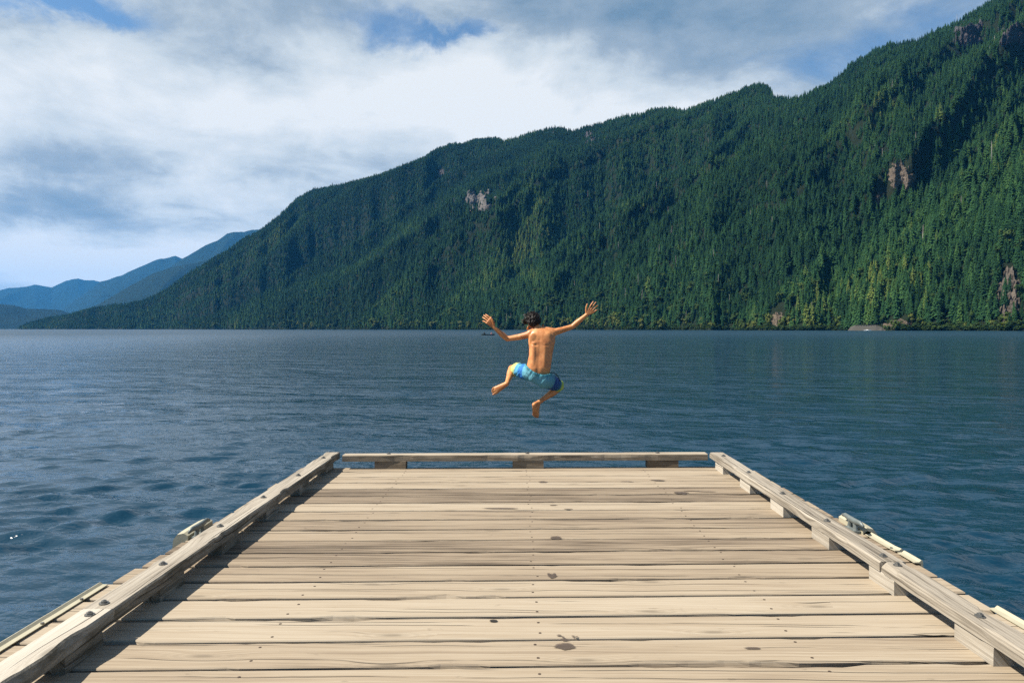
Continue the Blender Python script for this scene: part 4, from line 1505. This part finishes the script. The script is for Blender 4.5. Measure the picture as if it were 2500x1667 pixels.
# image-left foot: sole turned to the camera, toes at the left
hl = Z3(495, 668, -.005)
B.capsule(LA, hl, .029, .030)
for p, r0 in (((245, 770), .024), ((235, 815), .024), ((255, 858), .024)):
    B.capsule(hl, Z3(*p, .02), .029, r0, 10)
for p, q, r0 in (((250, 868), (214, 892), .0150), ((232, 838), (193, 846), .0098), ((228, 808), (190, 815), .0094), ((228, 780), (191, 785), .009), ((232, 755), (199, 757), .0085)):
    B.capsule(Z3(*p, .015), Z3(*q, .005), r0, r0 * .95, 8)
# image-right foot: toes pointing down
hl = Z3(1082, 1112, .075)
B.capsule(RA, hl, .028, .029)
B.capsule(RA, Z3(1150, 1200, .125), .028, .024)
for p, r0 in (((1078, 1300), .019), ((1115, 1318), .020), ((1155, 1325), .021)):
    B.capsule(hl, Z3(*p, .13), .026, r0, 10)
    B.capsule(Z3(1150, 1180, .125), Z3(*p, .14), .024, r0, 10)
for p, q, r0 in (((1155, 1330), (1156, 1384), .0135), ((1128, 1330), (1124, 1380), .0092), ((1102, 1325), (1096, 1368), .009), ((1080, 1315), (1070, 1350), .0087), ((1064, 1300), (1051, 1326), .0082)):
    B.capsule(Z3(*p, .135), Z3(*q, .15), r0, r0 * .92, 8)


def voxel(mb, size, name):
    me_ = mb.mesh(name + '_raw', [])
    bmx = bmesh.new()
    bmx.from_mesh(me_)
    bmesh.ops.recalc_face_normals(bmx, faces=bmx.faces)
    bmx.to_mesh(me_)
    bmx.free()
    ob = bpy.data.objects.new(name + '_raw', me_)
    col.objects.link(ob)
    rm = ob.modifiers.new('remesh', 'REMESH')
    rm.mode = 'VOXEL'
    rm.voxel_size = size
    dg = bpy.context.evaluated_depsgraph_get()
    res = bpy.data.meshes.new_from_object(ob.evaluated_get(dg))
    bpy.data.objects.remove(ob)
    bpy.data.meshes.remove(me_)
    V_ = np.empty(len(res.vertices) * 3, np.float32)
    res.vertices.foreach_get('co', V_)
    E_ = np.empty(len(res.edges) * 2, np.int32)
    res.edges.foreach_get('vertices', E_)
    return res, V_.reshape(-1, 3).astype(float), E_.reshape(-1, 2)


def relax(V_, E_, wgt, it):
    deg = np.bincount(E_.ravel(), minlength=len(V_)).astype(float)[:, None]
    for _ in range(it):
        acc = np.zeros_like(V_)
        for k in range(3):
            acc[:, k] = np.bincount(E_[:, 0], V_[E_[:, 1], k], len(V_)) + np.bincount(E_[:, 1], V_[E_[:, 0], k], len(V_))
        V_ = V_ + (acc / deg - V_) * wgt[:, None]
    return V_


res, V_, E_ = voxel(B, 0.0030, 'body')
u_, v_ = project(V_)
fine = np.zeros(len(V_))
for (hu, hv, hr_) in ((1188, 785, 26), (1443, 752, 26), (1205, 955, 14), (1308, 1008, 18)):
    fine = np.maximum(fine, np.clip((hr_ - np.hypot(u_ - hu, v_ - hv)) / 8.0, 0, 1))
V_ = relax(V_, E_, 0.5 * (1 - fine) + 0.0, 44)
V_ = relax(V_, E_, np.full(len(V_), 0.45), 3)
# groove of the spine and the hollow under the shoulder blades, on the back only
cx1, cy1 = (u_ - 1140) * 4.611, (v_ - 710) * 4.611
spine_x = np.interp(cy1, [430, 520, 650, 780, 900, 960], [812, 822, 818, 806, 800, 800])
backside = (V_[:, 1] < BD + .02) & (cy1 > 420) & (cy1 < 950) & (cx1 > 680) & (cx1 < 1000)
amp = np.interp(cy1, [430, 520, 700, 880, 950], [.001, .003, .0045, .005, .002])
V_[:, 1] += backside * amp * np.exp(-((cx1 - spine_x) / 24.0) ** 2)
for sx_, sy_, sr_, am_ in ((770, 610, 26, .007), (735, 600, 30, .006), (895, 610, 40, .003), (815, 555, 20, .003)):
    V_[:, 1] += backside * am_ * np.exp(-((cx1 - sx_) / sr_) ** 2 - ((cy1 - sy_) / 14) ** 2)
V_ = relax(V_, E_, np.full(len(V_), 0.4), 2)
BO = C1(800, 960, 0)
res.vertices.foreach_set('co', (V_ - np.array(BO)).astype(np.float32).ravel())
res.materials.clear()
res.materials.append(m_skin)
res.polygons.foreach_set('use_smooth', np.ones(len(res.polygons), bool))
res.name = 'body'
res.update()
boy = empty('person', BO, 'bare chested boy in blue and yellow swim shorts leaping off the dock with arms spread', 'boy')
link('body', res, boy)
for sx_ in (-1, 1):
    link('eye', MB().ell(HC - BO + HR @ Vector((.029 * sx_, .076, .008)), (.012, .012, .010), HR, 10).mesh('eye', m_white, True), boy)

# hair: a cap with many tapered locks, tossed up and to the left
Hm = MB()
Hm.ell(HC + HR @ Vector((0, -.012, .014)), (.073, .088, .092), HR, 20)
hr = random.Random(11)
for k in range(760):
    q = Vector((hr.gauss(0, 1), hr.gauss(0, 1), hr.gauss(0, 1))).normalized()
    if q.z < -0.30 or (q.y > 0.45 and q.z < 0.5):
        continue
    root = HC + HR @ Vector((q.x * .073, q.y * .088 - .012, q.z * .092 + .012))
    nrm = (HR @ q).normalized()
    lie = Vector((-.25, -.25, -.75)) if q.z < .55 else Vector((-.5, -.3, .15))
    tang = (lie - nrm * lie.dot(nrm))
    tang = (tang.normalized() if tang.length > .01 else Vector((-1, 0, 0)))
    fly = max(0.0, -q.x * .8 + q.z * .75 - .35) * (1.0 if hr.random() < .55 else .15)
    L_h = hr.uniform(.018, .032) * (1 + .7 * fly)
    dirn = (tang * (1 - fly * .55) + nrm * (.06 + .5 * fly) + Vector((hr.gauss(0, .12), hr.gauss(0, .12), hr.gauss(0, .12)))).normalized()
    mid = root + dirn * L_h * .5 + nrm * .004
    end = mid + (dirn + Vector((-.25 * fly, 0, .45 * fly - .2 * (1 - fly)))).normalized() * L_h * .6
    Hm.tube([root - nrm * .006, mid, end], [.0058, .0044, .0005], 4)
for (x, y, x2, y2, nn) in ((668, 352, 612, 325, 12), (690, 300, 640, 262, 9), (705, 285, 690, 238, 12), (730, 268, 722, 244, 7), (668, 372, 622, 356, 9), (680, 330, 640, 300, 8)):
    for k in range(nn):
        a = C1(x + hr.uniform(-10, 10), y + hr.uniform(-10, 10), .13 + hr.uniform(-.02, .03))
        b = C1(x2 + hr.uniform(-14, 14), y2 + hr.uniform(-12, 12), .13 + hr.uniform(-.03, .04))
        m_ = a.lerp(b, .55) + Vector((hr.gauss(0, .004), hr.gauss(0, .004), hr.gauss(0, .005)))
        Hm.tube([a, m_, b], [.0062, .0042, .0005], 4)
hm = Hm.mesh('hair', m_hair, True)
for vtx in hm.vertices:
    vtx.co = vtx.co - BO
link('hair', hm, boy)

# swim shorts
S = MB()
PEL = [(678, 950, 800, .004, .088), (666, 948, 860, -.004, .094), (668, 946, 920, -.006, .100), (700, 950, 985, -.008, .098), (760, 940, 1040, -.004, .085), (820, 920, 1075, .01, .055)]
S.rings(loft(PEL, .010))
S.ell(C1(775, 945, -.015), (.098, .100, .098))
S.ell(C1(868, 1000, -.015), (.102, .102, .098))
LHEM = LH.lerp(LK, .80)
RHEM = RH.lerp(RK, .88)
S.capsule(LH, LHEM, .096, .086)
S.capsule(RH, RHEM, .098, .080)
res, V_, E_ = voxel(S, 0.0045, 'swim_shorts')
V_ = relax(V_, E_, np.full(len(V_), .5), 10)
# cut the hems square and open the waist
la, ra_ = (LK - LH).normalized(), (RK - RH).normalized()
u_, v_ = project(V_)
cx1, cy1 = (u_ - 1140) * 4.611, (v_ - 710) * 4.611
cut = np.interp(cx1, [640, 665, 700, 750, 800, 870, 940, 960], [812, 828, 868, 905, 931, 942, 928, 920])
dl = (V_ - np.array(LHEM)) @ np.array(la)
dr_ = (V_ - np.array(RHEM)) @ np.array(ra_)
tl = (V_ - np.array(LH)) @ np.array(la) / (LHEM - LH).length
tr_ = (V_ - np.array(RH)) @ np.array(ra_) / (RHEM - RH).length
isl = cx1 < 660 + (cy1 - 900) * 0.25
isr = cx1 > 950
tleg = np.where(cx1 < 810, tl, tr_)
torsoish = (cx1 > 655) & (cx1 < 958) & ((cy1 < cut))
F_ = [tuple(p.vertices) for p in res.polygons]
bad = (torsoish) | (dl > .012) | (dr_ > .012)
# gathers below the waistband, folds in the cloth
gath = np.sin(cx1 * .42 + 2.0 * np.sin(cy1 * .02)) * np.exp(-np.clip(cy1 - cut - 30, 0, None) / 45.0) * .0022
fold = (fbm(cx1 / 60 + cy1 / 90, cy1 / 200 - cx1 / 300, 71, 3) - .5) * .022
nrm_ = np.empty(len(res.vertices) * 3, np.float32)
res.vertices.foreach_get('normal', nrm_)
V_ += nrm_.reshape(-1, 3) * (gath + fold)[:, None]
bandm = (cy1 - cut < 34) & (cx1 > 650) & (cx1 < 962)
V_ += nrm_.reshape(-1, 3) * (bandm * .0035)[:, None]
m_short, t, bs = material('swim_shorts_cloth')
at = t.node('ShaderNodeAttribute', attribute_name='leg_length').outputs['Fac']
sd_ = t.node('ShaderNodeAttribute', attribute_name='right_leg').outputs['Fac']
co = t.node('ShaderNodeTexCoord').outputs['Object']
wv_ = t.math('ADD', at, t.math('MULTIPLY', t.math('SUBTRACT', t.noise(co, 9.0, 3.0, 0.5), .5), .22))
cl = t.ramp(wv_, [(0.20, (0.095, 0.26, 0.315)), (0.34, (0.09, 0.30, 0.40)), (0.39, (0.006, 0.085, 0.34)), (0.60, (0.010, 0.13, 0.42)), (0.65, (0.06, 0.27, 0.42)), (0.78, (0.05, 0.24, 0.38)), (0.84, (0.36, 0.42, 0.12)), (0.95, (0.46, 0.48, 0.10))])
cr2 = t.ramp(wv_, [(0.20, (0.095, 0.26, 0.315)), (0.32, (0.07, 0.20, 0.26)), (0.37, (0.006, 0.030, 0.16)), (0.70, (0.004, 0.026, 0.14)), (0.74, (0.012, 0.07, 0.16)), (0.82, (0.015, 0.09, 0.12)), (0.86, (0.33, 0.40, 0.03)), (0.97, (0.38, 0.45, 0.03))])
c = t.mix(sd_, cl, cr2)
lines = t.maprange(t.math('SINE', t.math('MULTIPLY', wv_, 95.0)), .80, .97)
c = t.mix(t.math('MULTIPLY', t.math('MULTIPLY', lines, t.maprange(at, .36, .44)), .6), c, (0.22, 0.50, 0.68))
t.put(bs.inputs['Base Color'], c)
bs.inputs['Roughness'].default_value = 0.75
bs.inputs['Specular IOR Level'].default_value = 0.2
t.put(bs.inputs['Normal'], t.bump(t.noise(co, 160.0, 3.0, 0.6), .3, .001))


def piece(name, facesel, parent, mat, thick=.004):
    used = sorted({i for f in facesel for i in f})
    mp = {g: k for k, g in enumerate(used)}
    me_ = mesh_data(name, [tuple(V_[g] - np.array(BO)) for g in used], [tuple(mp[i] for i in f) for f in facesel], mat, True)
    for nm, arr in (('leg_length', tleg), ('right_leg', (cx1 >= 810).astype(float))):
        a_ = me_.attributes.new(nm, 'FLOAT', 'POINT')
        a_.data.foreach_set('value', np.array([arr[g] for g in used], np.float32))
    o_ = link(name, me_, parent)
    so_ = o_.modifiers.new('cloth', 'SOLIDIFY')
    so_.thickness = thick
    so_.offset = -1
    return o_


good = [f for f in F_ if not any(bad[i] for i in f)]
band_f = [f for f in good if all(bandm[i] for i in f)]
main_f = [f for f in good if not all(bandm[i] for i in f)]
shorts = piece('swim_shorts', main_f, boy, m_short)
m_band = simple('waistband_cloth', (0.060, 0.23, 0.28), 0.75, 0, .2, .25, 90.0)
piece('waistband', band_f, shorts, m_band, .005)
m_cord = simple('black_cord', (0.008, 0.009, 0.012), .6)
ds = MB()
ds.tube([C1(935, 924, -.03) - BO, C1(972, 920, -.045) - BO, C1(1010, 942, -.02) - BO, C1(1032, 980, .02) - BO, C1(1048, 1018, .06) - BO], .0048, 6)
link('drawstring', ds.mesh('drawstring', m_cord, True), shorts)
ds = MB()
ds.tube([C1(684, 745, .06) - BO, C1(692, 690, .07) - BO, C1(684, 640, .08) - BO, C1(690, 605, .085) - BO], .0042, 6)
link('drawstring', ds.mesh('drawstring', m_cord, True), shorts)

# ------------------------------------------------------------------ the air
m_haze = bpy.data.materials.new('haze')
m_haze.use_nodes = True
t = NT(m_haze.node_tree)
out = t.node('ShaderNodeOutputMaterial')
pv_ = t.node('ShaderNodeVolumePrincipled')
pv_.inputs['Color'].default_value = (0.07, 0.43, 1.0, 1)
pv_.inputs['Density'].default_value = 2.1e-5
pv_.inputs['Anisotropy'].default_value = 0.0
t.put(out.inputs['Volume'], pv_.outputs[0])
m_haze.cycles.homogeneous_volume = True if hasattr(m_haze.cycles, 'homogeneous_volume') else True
link('haze', MB().box((0, 0, 995), (50000, 50000, 2030)).mesh('haze', m_haze), kind='stuff', label='thin blue haze over the lake and hills', cat='haze')
